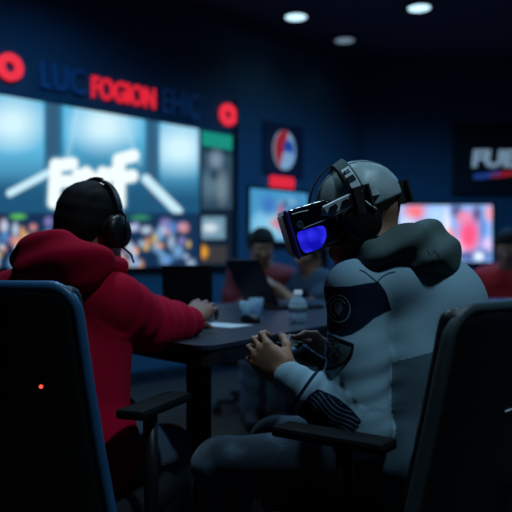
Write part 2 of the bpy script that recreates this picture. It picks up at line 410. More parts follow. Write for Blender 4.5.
def paint_big(px, u, v):
    c = np.tile(s2l((130, 170, 230)), (len(px), 1))
    for x, y, a, b, q in ((.03, .85, .05, .3, (150, 190, 240)), (.18, .88, .13, .16, (240, 100, 90)), (.1, .5, .1, .3, (215, 220, 245)), (.42, .8, .14, .2, (170, 205, 245)), (.62, .9, .07, .15, (60, 60, 110)),
                          (.52, .5, .04, .45, (235, 225, 240)), (.55, .4, .05, .2, (245, 120, 70)), (.63, .2, .12, .2, (225, 225, 250)), (.76, .5, .13, .35, (235, 60, 110)), (.74, .42, .07, .2, (250, 80, 120)), (.7, .78, .08, .12, (230, 130, 160)),
                          (.84, .85, .05, .15, (70, 40, 90)), (.9, .6, .04, .3, (70, 130, 200)), (.97, .85, .05, .15, (240, 150, 160)), (.95, .3, .05, .15, (225, 190, 230)), (.72, .1, .2, .1, (30, 70, 140)), (.9, .12, .1, .12, (40, 80, 160)), (.86, .1, .06, .08, (235, 250, 255)), (.3, .3, .12, .25, (60, 90, 190)), (.25, .1, .2, .12, (190, 80, 110))):
        c = mixc(c, q, np.clip(1.35-np.hypot((u-x)/a, (v-y)/b), 0, 1)*.9)
    return c
def screen(name, s0, s1, z0, z1, paint, label, cat, nx, nz, frame='left', bez=.03, gain=1.0):
    t = empty(name, WP((s0+s1)/2, z0, .02) if frame == 'left' else ((s0+s1)/2, 7.98, z0), label=label, cat=cat)
    bm = bmesh.new()
    if frame == 'left': b_box(bm, WP((s0+s1)/2, (z0+z1)/2, .030), ((s1-s0)/2+bez, (z1-z0)/2+bez, .027), RW, .006)
    else: b_box(bm, ((s0+s1)/2, 7.968, (z0+z1)/2), ((s1-s0)/2+bez, .029, (z1-z0)/2+bez), None, .006)
    link('casing', bm_mesh('casing', bm, M['black']), t, True)
    link('display', gridplane('display', s0, s1, z0, z1, .0585 if frame == 'left' else .0625, nx, nz, paint, frame, gain), t, True)
    return t
screen('video_wall', sA, sB, zB, zT, paint_main, 'wide glowing blue video wall with white block letters and a crowd strip', 'screen', 300, 130, bez=.012)
s0, D0 = on_wall(197.5); s1, _ = on_wall(228)
screen('information_screen', s0, s1, zB, zT-.01, paint_side, 'tall grey screen with teal header bar at the end of the video wall', 'screen', 40, 110, bez=.012)
s0, D0 = on_wall(246); s1, D1 = on_wall(303)
screen('wall_monitor', s0, s1, wall_z(240, D0), wall_z(188.5, D0), paint_small, 'small pale blue wall monitor below the oval crest sign', 'screen', 60, 46)
bx = lambda px: (px-256)/711.0*7.94
bz = lambda py: CH-(py-262)/711.0*7.94
screen('television', bx(398), bx(492), bz(262), bz(205), paint_big, 'bright multicoloured television with pink and white picture on the back wall', 'screen', 110, 70, frame='back', gain=1.25)

# dark panels that frame the video wall
def wallpanel(name, px0, px1, py0, py1, pyref, off, m, label):
    s0, d0 = on_wall(px0); s1, d1 = on_wall(px1); z0, z1 = wall_z(py1, on_wall(pyref)[1]), wall_z(py0, on_wall(pyref)[1])
    bm = bmesh.new(); b_box(bm, WP((s0+s1)/2, (z0+z1)/2, off/2+.001), ((s1-s0)/2, (z1-z0)/2, off/2), RW, .004)
    return s0, s1, z0, z1, bm_mesh(name, bm, M[m])
for k_, (a, b) in enumerate(((234, 243), )):
    s0, s1, z0, z1, me = wallpanel('trim_1', a, b, 100, 330, a, .05, 'wall', '')
    link('trim_1', me)['kind'] = 'structure'

# ---- lettering
def letters(name, txt, size, m, extrude=.012, fat=0.0, sx=1.0):
    cu = bpy.data.curves.new(name+'_c', 'FONT'); cu.body = txt; cu.size = size; cu.extrude = extrude; cu.offset = fat; cu.align_x = 'CENTER'; cu.align_y = 'CENTER'
    ob = bpy.data.objects.new(name+'_c', cu); COL.objects.link(ob); dg = bpy.context.evaluated_depsgraph_get(); dg.update()
    me = bpy.data.meshes.new_from_object(ob.evaluated_get(dg)); bpy.data.objects.remove(ob); bpy.data.curves.remove(cu)
    V = np.array([v.co[:] for v in me.vertices]); c = (V.max(0)+V.min(0))/2; wd = V.max(0)-V.min(0)
    me.materials.clear(); me.materials.append(m); return me, V-c, wd
def wall_text(txt, px0, px1, py0, py1, m, off=.03, fat=.012):
    sa, da = on_wall(px0); sb, db = on_wall(px1); dm = on_wall((px0+px1)/2)[1]; z0, z1 = wall_z(py1, dm), wall_z(py0, dm)
    me, V, wd = letters('lettering', txt, .3, m, .012, fat)
    V = V*np.array([(sb-sa)/wd[0], (z1-z0)/wd[1], 1]); X = np.array([WP((sa+sb)/2, (z0+z1)/2, off)+v@RW for v in V])
    me.vertices.foreach_set('co', X.ravel()); me.update(); return me, WP((sa+sb)/2, z0, .002)
def text_sign(name, txt, px0, px1, py0, py1, m, label):
    me, base = wall_text(txt, px0, px1, py0, py1, M[m], off=.0145, fat=.006)
    t = empty(name, base, label=label, cat='sign'); link('lettering', me, t, True); return t
text_sign('lettered_sign', 'FOGION', 91, 154, 82.5, 103.5, 'neond', 'glowing red sign reading FOGION above the video wall')
text_sign('lettered_sign', 'LUC', 39, 84, 66, 92, 'ghost', 'unlit dark blue letters LUC beside the red FOGION sign')
text_sign('lettered_sign', 'EHIC', 161, 198, 92, 117, 'ghost', 'unlit dark blue letters EHIC between red sign and ring lamp')
def ring(px, py, r, label):
    s, D = on_wall(px); c = WP(s, wall_z(py, D), 0); R = r/711*D*1.18; bm = bmesh.new(); n = 32
    q = np.array([[math.cos(2*PI*i/n), math.sin(2*PI*i/n)] for i in range(n)]); prev = None; rings = []
    for i in range(n):
        rings.append([bm.verts.new(Vector(c+(WT*q[i][0]+np.array([0, 0, 1])*q[i][1])*rr+WN*o)) for rr, o in ((R, .002), (R, .03), (R*.42, .03), (R*.42, .002))])
    for i in range(n):
        a, b = rings[i], rings[(i+1) % n]
        for j in range(4): bm.faces.new((a[j], a[(j+1) % 4], b[(j+1) % 4], b[j]))
    tag(link('ring_light', bm_mesh('ring_light', bm, M['neon'])), label, 'ring light')
ring(9, 67.5, 11.5, 'glowing red ring on the dark wall above the near end of the video wall')
ring(227, 115, 9.2, 'glowing red ring on the wall above the tall grey screen')

# crest sign (oval, red and white/blue halves) and the red pill sign
def oval_part(name, px, py, rx, ry, z_off, th, m, parent, cut=None):
    s, D = on_wall(px); c = WP(s, wall_z(py, D), z_off); a = rx/711*D*1.18; b = ry/711*D; bm = bmesh.new(); n = 40
    pts = [(a*math.cos(2*PI*i/n), b*math.sin(2*PI*i/n)) for i in range(n)]
    if cut == 'l': pts = [(min(x, -.12*a+.35*a*math.sin(y/b*1.6)), y) for x, y in pts]
    lo = [bm.verts.new(Vector(c+WT*x+np.array([0, 0, y]))) for x, y in pts]; hi = [bm.verts.new(Vector(c+WT*x+np.array([0, 0, y])+WN*th)) for x, y in pts]
    bm.faces.new(lo[::-1]); bm.faces.new(hi)
    for i in range(n): bm.faces.new((lo[i], lo[(i+1) % n], hi[(i+1) % n], hi[i]))
    bmesh.ops.remove_doubles(bm, verts=bm.verts, dist=1e-5)
    link(name, bm_mesh(name, bm, M[m]), parent, True)
s, D = on_wall(282)
t = empty('crest_sign', WP(s, wall_z(175, D), .005), label='oval crest sign, red on one half and blue white on the other', cat='sign')
s0, s1, z0, z1, me = wallpanel('board', 262, 302, 124, 176, 282, .02, 'wallpanel', ''); link('board', me, t, True)
oval_part('crest_shield', 282, 150.5, 13, 19.5, .022, .02, 'white', t)
oval_part('red_field', 282, 150.5, 12.8, 19.3, .043, .006, 'signred', t, 'l')
oval_part('blue_emblem', 285, 149, 6.5, 8, .043, .007, 'signblue', t)
oval_part('white_emblem', 284, 158, 5.5, 6, .0435, .009, 'white', t)
s, D = on_wall(280.5); bm = bmesh.new(); b_box(bm, WP(s, wall_z(182.5, D), .022), (14.5/711*D*1.15, 5.8/711*D, .02), RW, .019)
tag(link('pill_sign', bm_mesh('pill_sign', bm, M['neond'])), 'glowing red pill-shaped sign just under the oval crest', 'sign')

# FUE sign on the back wall
t = empty('shop_sign', (bx(500), 7.97, bz(195)), label='dark wall sign with pale letters FUE above a red and blue swoosh', cat='sign')
bm = bmesh.new(); b_box(bm, (bx(505), 7.978, bz(159)), (.58, .02, .40), None, .006); link('board', bm_mesh('board', bm, M['signpanel']), t, True)
me, V, wd = letters('lettering', 'FUE', .3, M['white'], .012, .012)
V = V*np.array([(bx(517)-bx(473))/wd[0], (bz(150.5)-bz(168))/wd[1], 1]); V[:, 0] += V[:, 1]*.12
X = np.stack([bx(495)+V[:, 0], 7.943-V[:, 2], bz(158.5)+V[:, 1]], 1); me.vertices.foreach_set('co', X.ravel()); me.update(); link('lettering', me, t, True)
for nm, m, y0, a, b, tt in (('swoosh', 'signred', 175, 490, 521, 2.4), ('swoosh', 'signblue', 176.5, 474, 500, 2.6)):
    bm = bmesh.new(); path = [np.array([bx(a+(b-a)*i/8), 7.948, bz(y0-4.0*(i/8)**2)]) for i in range(9)]
    b_sweep(bm, path, (0, -1, 0), tt*2/711*8, .014); link(nm, bm_mesh(nm, bm, M[m]), t, True)

# ceiling lamps
def downlight(x, y, power, cone, rgb, m, label, group=None):
    t = empty('ceiling_light', (x, y, CEIL), label=label, cat='ceiling light', group=group)
    bm = bmesh.new(); b_lathe(bm, [(.13, -.001), (.13, -.012), (.10, -.02), (.098, -.004)], (0, 0, 0)); link('trim_ring', bm_mesh('trim_ring', bm, M['black']), t)
    bm = bmesh.new(); b_lathe(bm, [(.093, -.003), (.093, -.018), (.0, -.022)], (0, 0, 0)); link('diffuser', bm_mesh('diffuser', bm, m), t)
    L = bpy.data.lights.new('downlight', 'SPOT'); L.energy = power; L.color = rgb; L.spot_size = math.radians(cone*2 if cone < 80 else 160); L.spot_blend = .9; L.shadow_soft_size = .10
    lo = bpy.data.objects.new('downlight', L); COL.objects.link(lo); lo.location = (0, 0, -.06); lo.parent = t
LL = ['bright round ceiling light nearest the crest wall', 'bright round ceiling light near the top of the dark back wall', 'faint small round ceiling light set deepest in the room',
      'ceiling downlight above the person in the red sweatshirt', 'ceiling downlight above the person with the VR headset', 'ceiling downlight in front of the violet desk', 'ceiling downlight above the laptops on the long table',
      'added unseen blue wall-wash lamp beside the near end of the video wall', 'added unseen blue wall-wash lamp between the crest sign and the long table', 'added unseen blue wall-wash lamp before the television wall']
for i, (x, y, p_, c_, rgb_) in enumerate(AMBIENT):
    downlight(x, y, p_, c_, rgb_, M['lampdim'] if i == 2 else M['lamp'], LL[i] if i < 3 else LL[i], None if i < 3 else 'downlights over the desks')

# ------------------------------------------------------------------ tables
def table(name, poly, top, th, mt, label, legs):
    t = empty(name, (poly[0][0], poly[0][1], 0), label=label, cat='table')
    pts = []; n = len(poly)                   # round the corners
    for i in range(n):
        p, a, b = np.array(poly[i]), np.array(poly[i-1]), np.array(poly[(i+1) % n]); r = .07
        p0 = p+unit(a-p)*r; p1 = p+unit(b-p)*r
        for k in range(6): u = k/5; pts.append(tuple((1-u)**2*p0+2*u*(1-u)*p+u*u*p1))
    bm = bmesh.new(); b_prism(bm, pts, top-.012, top)
    bmesh.ops.bevel(bm, geom=[e for e in bm.edges if abs(e.verts[0].co.z-e.verts[1].co.z) < 1e-6 and e.verts[0].co.z > top-.001], offset=.003, segments=2, affect='EDGES')
    link('tabletop', bm_mesh('tabletop', bm, M[mt]), t, True)
    c = np.mean(pts, 0); q = [tuple(c+(np.array(p)-c)*.992) for p in pts]
    bm = bmesh.new(); b_prism(bm, q, top-th, top-.0125); link('apron', bm_mesh('apron', bm, M['tabledge']), t, True)
    for x, y in legs:
        bm = bmesh.new(); b_box(bm, (x, y, (top-th)/2), (.035, .035, (top-th)/2-.001), None, .004); link('leg', bm_mesh('leg', bm, M['tabledge']), t, True)
TT = .78
table('gaming_table', [(-.13, 1.84), (.223, 2.44), (1.15, 3.98), (.35, 4.42), (-.75, 3.0), (-.56, 2.36), (-.31, 2.04)], TT, .055, 'table', 'long dark gaming table between the two players, running back into the room', [(-.17, 2.12), (.95, 3.9), (-.62, 2.9), (.4, 4.2)])
table('side_desk', [(1.05, 3.45), (2.6, 3.3), (2.7, 4.15), (1.25, 4.3)], TT, .05, 'purpletop', 'violet-tinted desk under the television side of the room', [(1.2, 3.6), (2.5, 3.45), (2.55, 4.0), (1.35, 4.15)])

# ------------------------------------------------------------------ swivel chair
def make_chair(label, loc, rz, bw=.5, bh=.62, top=.93, seat=.385, arms=.64, tilt=0, led=False, pipe='piping'):
    t = empty('office_chair', loc, rz, label, 'chair')     # local: sitter faces +Y, backrest at y=-.23
    zc = top-bh/2
    def warp(q):
        q = q.copy(); x = q[..., 0]; z = q[..., 2]
        q[..., 1] = q[..., 1]-.7*x*x+tilt*(z)              # wraps round the sitter, leans back
        q[..., 0] = x*(1+.34*np.clip(z/bh, -.5, 1))      # narrower at the top
        return q
    s = SDF((-.36, -.42, top-bh-.02), (.36, .02, top+.02), .009)
    s.box((0, -.23, zc), (bw/2, .026, bh/2), .025, warp=warp)
    link('backrest', s.mesh('backrest', M['leather']), t)
    # raised blue rim along the outer edge of the shell
    bm = bmesh.new(); path = []; hw, hh, rc = bw/2-.004, bh/2-.004, .06
    for (cx, cz, a0) in ((hw-rc, -(hh-rc), -90), (hw-rc, hh-rc, 0), (-(hw-rc), hh-rc, 90), (-(hw-rc), -(hh-rc), 180)):
        for k in range(7):
            a = math.radians(a0+15*k); path.append((cx+rc*math.cos(a), cz+rc*math.sin(a)))
    path.append(path[0]); pth = []
    for (xa, za), (xb, zb) in zip(path, path[1:]):
        for k in range(4):
            x, z = xa+(xb-xa)*k/4, za+(zb-za)*k/4; xs = x/(1+.34*max(-.5, min(1, z/bh)))
            pth.append(np.array([xs, -.23+.7*xs*xs-tilt*z-.010, zc+z]))
    pth.append(pth[0]); b_tube(bm, pth, .0145, 8); link('edge_piping', bm_mesh('edge_piping', bm, M[pipe], True), t)
    s = SDF((-.3, -.28, seat-.1), (.3, .3, seat+.06), .010)
    s.box((0, .02, seat), (.245, .24, .045), .04); s.box((0, .03, seat+.05), (.19, .2, .02), .02, k=.03, op='sub')
    link('seat', s.mesh('seat', M['mesh']), t)
    bm = bmesh.new(); b_tube(bm, [(0, -.27, zc-.05), (0, -.29, zc-.2), (0, -.24, seat-.08), (0, -.02, seat-.08)], .022, 10); b_box(bm, (0, 0, seat-.075), (.09, .12, .02), None, .006)
    link('back_bracket', bm_mesh('back_bracket', bm, M['black'], False), t)
    for sx in (-1, 1):
        bm = bmesh.new(); b_box(bm, (sx*.285, .03, arms-.012), (.036, .13, .012), None, .010); a = link('armrest', bm_mesh('armrest', bm, M['arm']), t)
        bm = bmesh.new(); b_tube(bm, [(sx*.20, 0, seat-.065), (sx*.275, 0, seat-.06), (sx*.29, 0, seat), (sx*.285, 0, arms-.025)], .018, 10); link('armrest_post', bm_mesh('armrest_post', bm, M['black'], True), a)
    bm = bmesh.new(); b_lathe(bm, [(.035, .09), (.035, .2), (.022, .21), (.022, seat-.09)]); link('gas_column', bm_mesh('gas_column', bm, M['metal'], True), t)
    for k in range(5):
        a = 2*PI*k/5+.3; d = np.array([math.cos(a), math.sin(a), 0])
        bm = bmesh.new(); b_tube(bm, [d*.02+(0, 0, .11), d*.16+(0, 0, .10), d*.31+(0, 0, .08)], [.026, .022, .016], 8); lg = link('base_leg', bm_mesh('base_leg', bm, M['black'], True), t)
        bm = bmesh.new(); n = np.cross(d, (0, 0, 1)); c = d*.31+(0, 0, .031)
        for o in (-.018, .010): b_lathe(bm, [(.0, 0), (.03, 0), (.03, .012), (0, .012)], c+n*o, n, 14)
        link('caster', bm_mesh('caster', bm, M['matte'], False), lg)
    if led:
        bm = bmesh.new(); b_lathe(bm, [(.0042, 0), (.0042, .003), (0, .004)], (led[0], -.23+.7*led[0]**2-.0255-tilt*(led[1]-zc), led[1]), (0, -1, 0), 10); link('indicator_led', bm_mesh('indicator_led', bm, M['led']), t)
    return t

# ------------------------------------------------------------------ people
def frame(f, u):
    f = unit(f); l = unit(np.cross(u, f)); u = np.cross(f, l); return f, l, u     # forward, left, up
def head_sdf(s, c, f, l, u, z=1.0, neck=None):
    R = np.array([f, l, u]); q = lambda a, b, d: c+(f*a+l*b+u*d)*z
    s.ell(q(-.012, 0, .022), np.array((.096, .076, .092))*z, R, .01)
    s.ell(q(.030, 0, -.035), np.array((.062, .060, .085))*z, R, .03)      # face
    s.ell(q(.052, 0, -.098), np.array((.030, .034, .022))*z, R, .03)      # chin
    for b in (-1, 1):
        s.cone(q(-.015, b*.052, -.07), q(.045, b*.028, -.098), .020*z, .018*z, .03)      # jaw
        s.ell(q(.066, b*.036, -.028), np.array((.016, .020, .014))*z, R, .02)            # cheek
        s.ell(q(.086, b*.030, .004), np.array((.012, .017, .012))*z, R, .008, 'sub')     # socket
        s.ell(q(.074, b*.030, .003), np.array((.012, .012, .010))*z, R, .004)            # lid
        s.ell(q(-.008, b*.078, -.010), np.array((.018, .009, .031))*z, R, .006)          # ear
        s.ell(q(-.003, b*.088, -.008), np.array((.009, .007, .017))*z, R, .004, 'sub')
        s.ell(q(.096, b*.011, -.043), np.array((.009, .008, .007))*z, R, .005)           # nostril wing
    s.cone(q(.083, 0, .010), q(.106, 0, -.036), .007*z, .010*z, .012)                    # nose
    s.ell(q(.080, 0, .026), np.array((.012, .05, .009))*z, R, .015)                      # brow
    s.ell(q(.087, 0, -.066), np.array((.010, .023, .006))*z, R, .004); s.ell(q(.085, 0, -.077), np.array((.010, .019, .007))*z, R, .004)
    if neck is not None: s.cone(q(-.025, 0, -.06), neck, .052*z, .062*z, .03)
def hand_sdf(s, wr, d, n, up, curl=1.0, z=1.0, spread=1.0, thumb_fwd=.6, k=.004, tin=.35):
    d = unit(d); n = unit(np.asarray(n)-d*(np.asarray(n)@d)); sd = np.cross(d, n); sd = sd*np.sign(sd@np.asarray(up)); R = np.array([d, sd, n])
    q = lambda a, b, c: wr+(d*a+sd*b+n*c)*z
    s.cone(q(-.03, 0, 0), q(.012, 0, 0), .026*z, .024*z, .015)
    s.ell(q(.05, 0, 0), np.array((.052, .042, .0155))*z, R, .012); s.box(q(.052, 0, 0), np.array((.038, .036, .013))*z, .012*z, R, .01)
    s.ell(q(.03, .028, -.010), np.array((.032, .016, .015))*z, R, .012)
    L = (.073, .082, .076, .060)
    for i in range(4):
        b = (.031-.0205*i); p = q(.086-(.004 if i in (0,) else 0)-(.010 if i == 3 else 0), b, .002); a = .35*curl; r = (.0092, .0095, .0090, .0080)[i]*z
        s.ell(p, np.array((.012, .010, .010))*z, R, .006)
        for j, fr in enumerate((.46, .30, .24)):
            dd = d*math.cos(a)-n*math.sin(a)+sd*(.06*(1.5-i)*spread); p2 = p+unit(dd)*L[i]*fr*z
            s.cone(p, p2, r, r*.90, k); p = p2; r *= .90; a += (.95, .75, .5)[j]*curl
    p = q(.022, .030, -.008); dirs = [d*thumb_fwd+sd*.62-n*tin, d*.9+sd*.10-n*(tin+.1), d*.85-sd*.2-n*(tin+.3)]; r = .0125*z
    for dd, ln in zip(dirs, (.042, .032, .026)):
        p2 = p+unit(dd)*ln*z; s.cone(p, p2, r, r*.9, .006); p = p2; r *= .9
def person(label, J, mats, h=.008, group=None, long_sleeve=True, hand_dirs=None, extra=None, fold=None, fat=1.0, hoodie=True, topname='shirt', zsc=1.0, more=None, body_h=None, legs=True, slv=0):
    A = {k: np.asarray(v, float) for k, v in J.items()}
    t = empty('person', (A['hip'][0], A['hip'][1], 0), label=label, cat='person', group=group)
    hf, hl, hu = frame(A['hf'], A['hu']); side = unit((A['shL']-A['shR'])*np.array([1, 1, 0])); up = np.array([0, 0, 1.]); fwd = unit(np.cross(side, up))
    hip = A['hip']; hL, hR = hip+side*.09, hip-side*.09; shc = (A['shL']+A['shR'])/2; neck = shc+up*.045+fwd*.01
    allp = np.array([v for k, v in A.items() if k not in ('hf', 'hu')])
    lo, hi = allp.min(0)-.22, allp.max(0)+.22
    # body: one continuous figure
    s = SDF(lo, hi, body_h or h)
    head_sdf(s, A['head'], hf, hl, hu, zsc, neck)
    def torso(s, r, k=.05):
        for sg, hh, sh in ((1, hL, A['shL']), (-1, hR, A['shR'])):
            s.cone(hh+up*.03, hip*.5+shc*.5+side*sg*.062, .095+r, .098+r, k); s.cone(hip*.5+shc*.5+side*sg*.062, shc+side*sg*.085-up*.03, .098+r, .098+r, k)
            s.cone(shc+side*sg*.06+up*.015, sh, .062+r, .052+r, k)
    def arm(s, a, b, c, r, k=.02):
        s.cone(a, a*.45+b*.55, .050+r, .044+r, k); s.cone(a*.45+b*.55, b, .044+r, .038+r, k); s.cone(b, b*.55+c*.45, .040+r, .037+r, k); s.cone(b*.55+c*.45, c, .037+r, .026+r, k)
    torso(s, 0)
    for sd_ in 'LR': arm(s, A['sh'+sd_], A['el'+sd_], A['wr'+sd_], 0)
    for sd_, hh in (('L', hL), ('R', hR)):
        s.cone(hh, A['kn'+sd_], .080, .052, .03); s.cone(A['kn'+sd_], A['an'+sd_], .052, .034, .02)
        fo = A['an'+sd_]; s.cone(fo-up*.045-fwd*.02, fo-up*.055+fwd*.13, .032, .024, .02)
    for sd_ in 'LR':
        if hand_dirs and sd_ in hand_dirs: hand_sdf(s, A['wr'+sd_], **hand_dirs[sd_])
        else: hand_sdf(s, A['wr'+sd_], unit(A['wr'+sd_]-A['el'+sd_])+np.array([0, 0, -.1]), up, side*(-1 if sd_ == 'L' else 1), .5)
    body = link('body', s.mesh('body', mats['skin']), t, True)
    # upper garment
    s = SDF(lo, hi, h); g = .016*fat
    torso(s, g); s.cone(hL, hR, .105+g, .105+g, .04)
    for sd_ in 'LR':
        a, b, c = A['sh'+sd_], A['el'+sd_], A['wr'+sd_]
        if long_sleeve:
            e = c+unit(b-c)*.008; e2 = c+unit(b-c)*.075
            s.cone(a, a*.5+b*.5, .064*fat, .060*fat+slv/2, .02); s.cone(a*.5+b*.5, b, .060*fat+slv/2, .056*fat+slv, .02); s.cone(b, e2, .056*fat+slv, .045*fat+slv, .02)
            s.cone(e2, e, .040+slv, .036+slv*.6, .006)
        else: s.cone(a, a*.5+b*.5, .066, .060, .02)
    s.cone(A['head']-hu*.17*zsc, A['head']-hu*.02, .052, .055, .005, 'sub') if not hoodie else None
    if more is not None: more(s)
    if fold is not None: s.fold(fold)
    top = link(topname, s.mesh(topname, mats['top']), t, True)
    # trousers
    if legs:
        s = SDF(np.minimum(lo, lo), np.array([hi[0], hi[1], hip[2]+.2]), max(h, .008))
        s.cone(hL, hR, .112, .112, .04)
        for sd_, hh in (('L', hL), ('R', hR)):
            s.cone(hh, A['kn'+sd_], .098, .073, .03); s.cone(A['kn'+sd_], A['an'+sd_]+up*.01, .073, .056, .02)
        s.fold(lambda p: .003*np.sin(n3(p, 9, 3)*3+p[..., 2]*60)*np.clip((.4-np.abs(p[..., 2]-.45))*3, 0, 1))
        link('jeans', s.mesh('jeans', mats['legs']), t, True)
        for sd_ in 'LR':
            fo = A['an'+sd_]; s = SDF(fo-.2, fo+.25, .007); s.cone(fo-up*.03-fwd*.03, fo-up*.05+fwd*.14, .050, .036, .02); s.cone(fo, fo-up*.04, .046, .048, .02); s.half((0, 0, .008), (0, 0, -1))
            link('shoe', s.mesh('shoe', M['shoe']), t, True)
    return t, A, (hf, hl, hu), top
def hair(t, A, F, m, h=.006, grow=.012, low=-.06, zsc=1.0, long=False):
    f, l, u = F; c = A['head']; s = SDF(c-.2, c+.2, h); R = np.array([f, l, u])
    s.ell(c+(f*-.014+u*.024)*zsc, np.array((.096+grow, .076+grow, .092+grow))*zsc, R, .01)
    s.cone(c+(-f*.06-u*.02)*zsc, c+(-f*.055+u*(low))*zsc, .058, .045, .03)
    if long: s.cone(c-f*.06, c-f*.07-u*.16, .06, .05, .03)
    s.box(c+f*.115*zsc-u*.08*zsc, (.085*zsc, .12, .115*zsc), .03, R, .01, 'sub')
    s.fold(lambda p: .0018*n3(p, 160, 2))
    link('hair', s.mesh('hair', m), t, True)
def eyes(t, A, F, z=1.0):
    f, l, u = F; c = A['head']
    for b in (-1, 1):
        bm = bmesh.new(); b_lathe(bm, [(0, -.011), (.008, -.008), (.011, 0), (.008, .008), (0, .011)], c+(f*.0765+l*b*.030+u*.003)*z, f, 12); link('eye', bm_mesh('eye', bm, M['eye'], True), t, True)

# ================================================================== player in the VR headset
JV = dict(hip=(.42, 1.73, .53), shL=(.229, 1.63, .938), shR=(.475, 1.935, .938),
          elL=P(359, 428, 1.56), wrL=P(286, 376, 1.60), elR=(.40, 1.99, .67), wrR=P(329, 354, 1.84),
          knL=P(222, 466, 1.78), knR=(.06, 2.10, .47), anL=(-.04, 1.86, .10), anR=(.10, 2.16, .10),
          head=P(358, 215, 1.70), hf=(-.95, -.03, -.29), hu=(-.30, -.05, .95))
fwdV = unit((-.8, .6, 0)); sideV = unit((-.6, -.8, 0))
aL, bL, cL = np.array(JV['shL']), np.array(JV['elL']), np.array(JV['wrL'])
def segdist(p, a, b):
    ab = b-a; tt = np.clip(((p-a)@ab)/(ab@ab), 0, 1); q = a+tt[..., None]*ab; return np.linalg.norm(p-q, axis=-1), tt, p-q
def foldV(p):
    du, tu, _ = segdist(p, aL, bL); df, tf, _ = segdist(p, bL, cL)
    n = n3(p, 14, 4)
    arm_ = np.clip((.12-np.minimum(du, df))/.03, 0, 1)
    near_el = np.exp(-((tu-1)**2)/.10)*(du < .12)+np.exp(-(tf**2)/.20)*(df < .12)
    f1 = np.sin(tf*34+3.4*n)*.0030*arm_*(df < du+.01)*np.clip(.35+near_el, 0, 1)
    f2 = np.sin(tu*30+3.6*n+p[..., 0]*25)*.0014*arm_*np.clip(tu*1.6-.15, 0, 1)*(du <= df)
    body_ = 1-arm_
    f3 = body_*.0016*np.sin(p[..., 2]*30+4*n3(p, 5, 9)+p[..., 0]*14)*np.clip((.93-p[..., 2])*5, 0, 1)
    f4 = .0014*n3(p, 22, 6)
    hem = -.006*np.exp(-((p[..., 2]-.80)**2)/.00005)*body_*0
    return f1+f2+f3+f4+hem
def moreV(s):
    s.ell(P(446, 312, 1.76), (.10, .13, .13), np.array([unit((.8, -.6, 0)), sideV, (0, 0, 1)]), .06)
    s.cone(P(392, 280, 1.66), P(440, 284, 1.84), .062, .062, .05)
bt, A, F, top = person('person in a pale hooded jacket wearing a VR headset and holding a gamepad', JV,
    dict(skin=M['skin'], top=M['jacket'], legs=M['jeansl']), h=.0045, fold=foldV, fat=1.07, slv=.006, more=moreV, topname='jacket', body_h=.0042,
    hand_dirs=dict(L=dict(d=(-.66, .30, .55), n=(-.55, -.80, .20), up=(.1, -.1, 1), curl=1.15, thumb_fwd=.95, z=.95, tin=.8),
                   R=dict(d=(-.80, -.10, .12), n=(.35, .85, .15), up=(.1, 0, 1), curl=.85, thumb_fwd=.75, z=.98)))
# jacket colouring: dyed navy blocks, pale lines, painted shade on the lower torso
me = top.data; V = np.zeros(len(me.vertices)*3); me.vertices.foreach_get('co', V); V = V.reshape(-1, 3)
def poly_sd(x, y, pts):                       # signed distance, positive inside
    d = np.full(len(x), 1e9); ins = np.zeros(len(x), bool); n = len(pts)
    for i in range(n):
        x0, y0 = pts[i]; x1, y1 = pts[(i+1) % n]; d = np.minimum(d, seg_d(x, y, x0, y0, x1, y1))
        c = ((y0 > y) != (y1 > y)) & (x < (x1-x0)*(y-y0)/(y1-y0+1e-12)+x0); ins ^= c
    return np.where(ins, d, -d)
du, tu, _ = segdist(V, aL, bL); df, tf, off = segdist(V, bL, cL)
Dn = 1.575; X_, Z_ = 256+711*V[:, 0]/Dn, 262+711*(CH-V[:, 2])/Dn      # pattern drafted on the arm's side view, at the arm's own distance
band = poly_sd(X_, Z_, [(290, 288), (332, 287), (348, 286), (366, 283), (378, 281.5), (386, 292), (393, 311), (385, 313), (372, 318), (360, 327), (350, 333), (340, 336), (330, 333), (322, 326), (290, 322)])*Dn/711
band = np.where((du < .13) & (tu < .75) & (V[:, 1] < 1.72), band, -.02)
dL = unit(cL-bL); nrm = unit(np.cross(dL, (0, 1, 0))); nrm = nrm*np.sign(nrm[2]); hgt = off@nrm
Lf = np.linalg.norm(cL-bL); sw = (1-tf)*Lf     # distance from the wrist
fore = (df < .085) & (tf > .02) & (du > .062)
b1 = .0040-np.abs(sw-.052); b2 = np.minimum(np.minimum(sw-.068-.35*np.maximum(hgt, 0), .200-sw-.3*hgt), .020-hgt+.012*np.sin((sw-.068)*24))
fb = np.where(fore, np.maximum(b1, b2), -.02)
navy = np.maximum(band, fb)
li = np.full(len(V), -.02)
for k_ in range(5):
    x0 = -.034+.0105*k_; li = np.maximum(li, np.minimum(.0007-np.abs(hgt-x0-.006*np.sin(sw*55+k_*.6)), np.minimum(sw-.082-.008*k_, .180-.012*k_-sw)))
li[:] = -.02; blk_ = np.where(fore, b2, -.02)
# seam lines: sleeve head and back yoke
seam = .0007-np.abs(poly_sd(X_, Z_, [(378, 281), (398, 272), (430, 280), (430, 240), (330, 240), (360, 268)])*Dn/711)
low = .775+.03*np.sin((V[:, 0]-.3)*9)-V[:, 2]; low = np.where((du > .075) & (df > .085) & (low > -.01), low, -.02)  # torso below the seam, darkened as painted shade
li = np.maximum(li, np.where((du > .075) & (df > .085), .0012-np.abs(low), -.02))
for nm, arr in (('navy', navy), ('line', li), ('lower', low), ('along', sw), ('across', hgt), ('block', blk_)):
    at = me.attributes.new(nm, 'FLOAT', 'POINT'); at.data.foreach_set('value', arr.astype(np.float32))
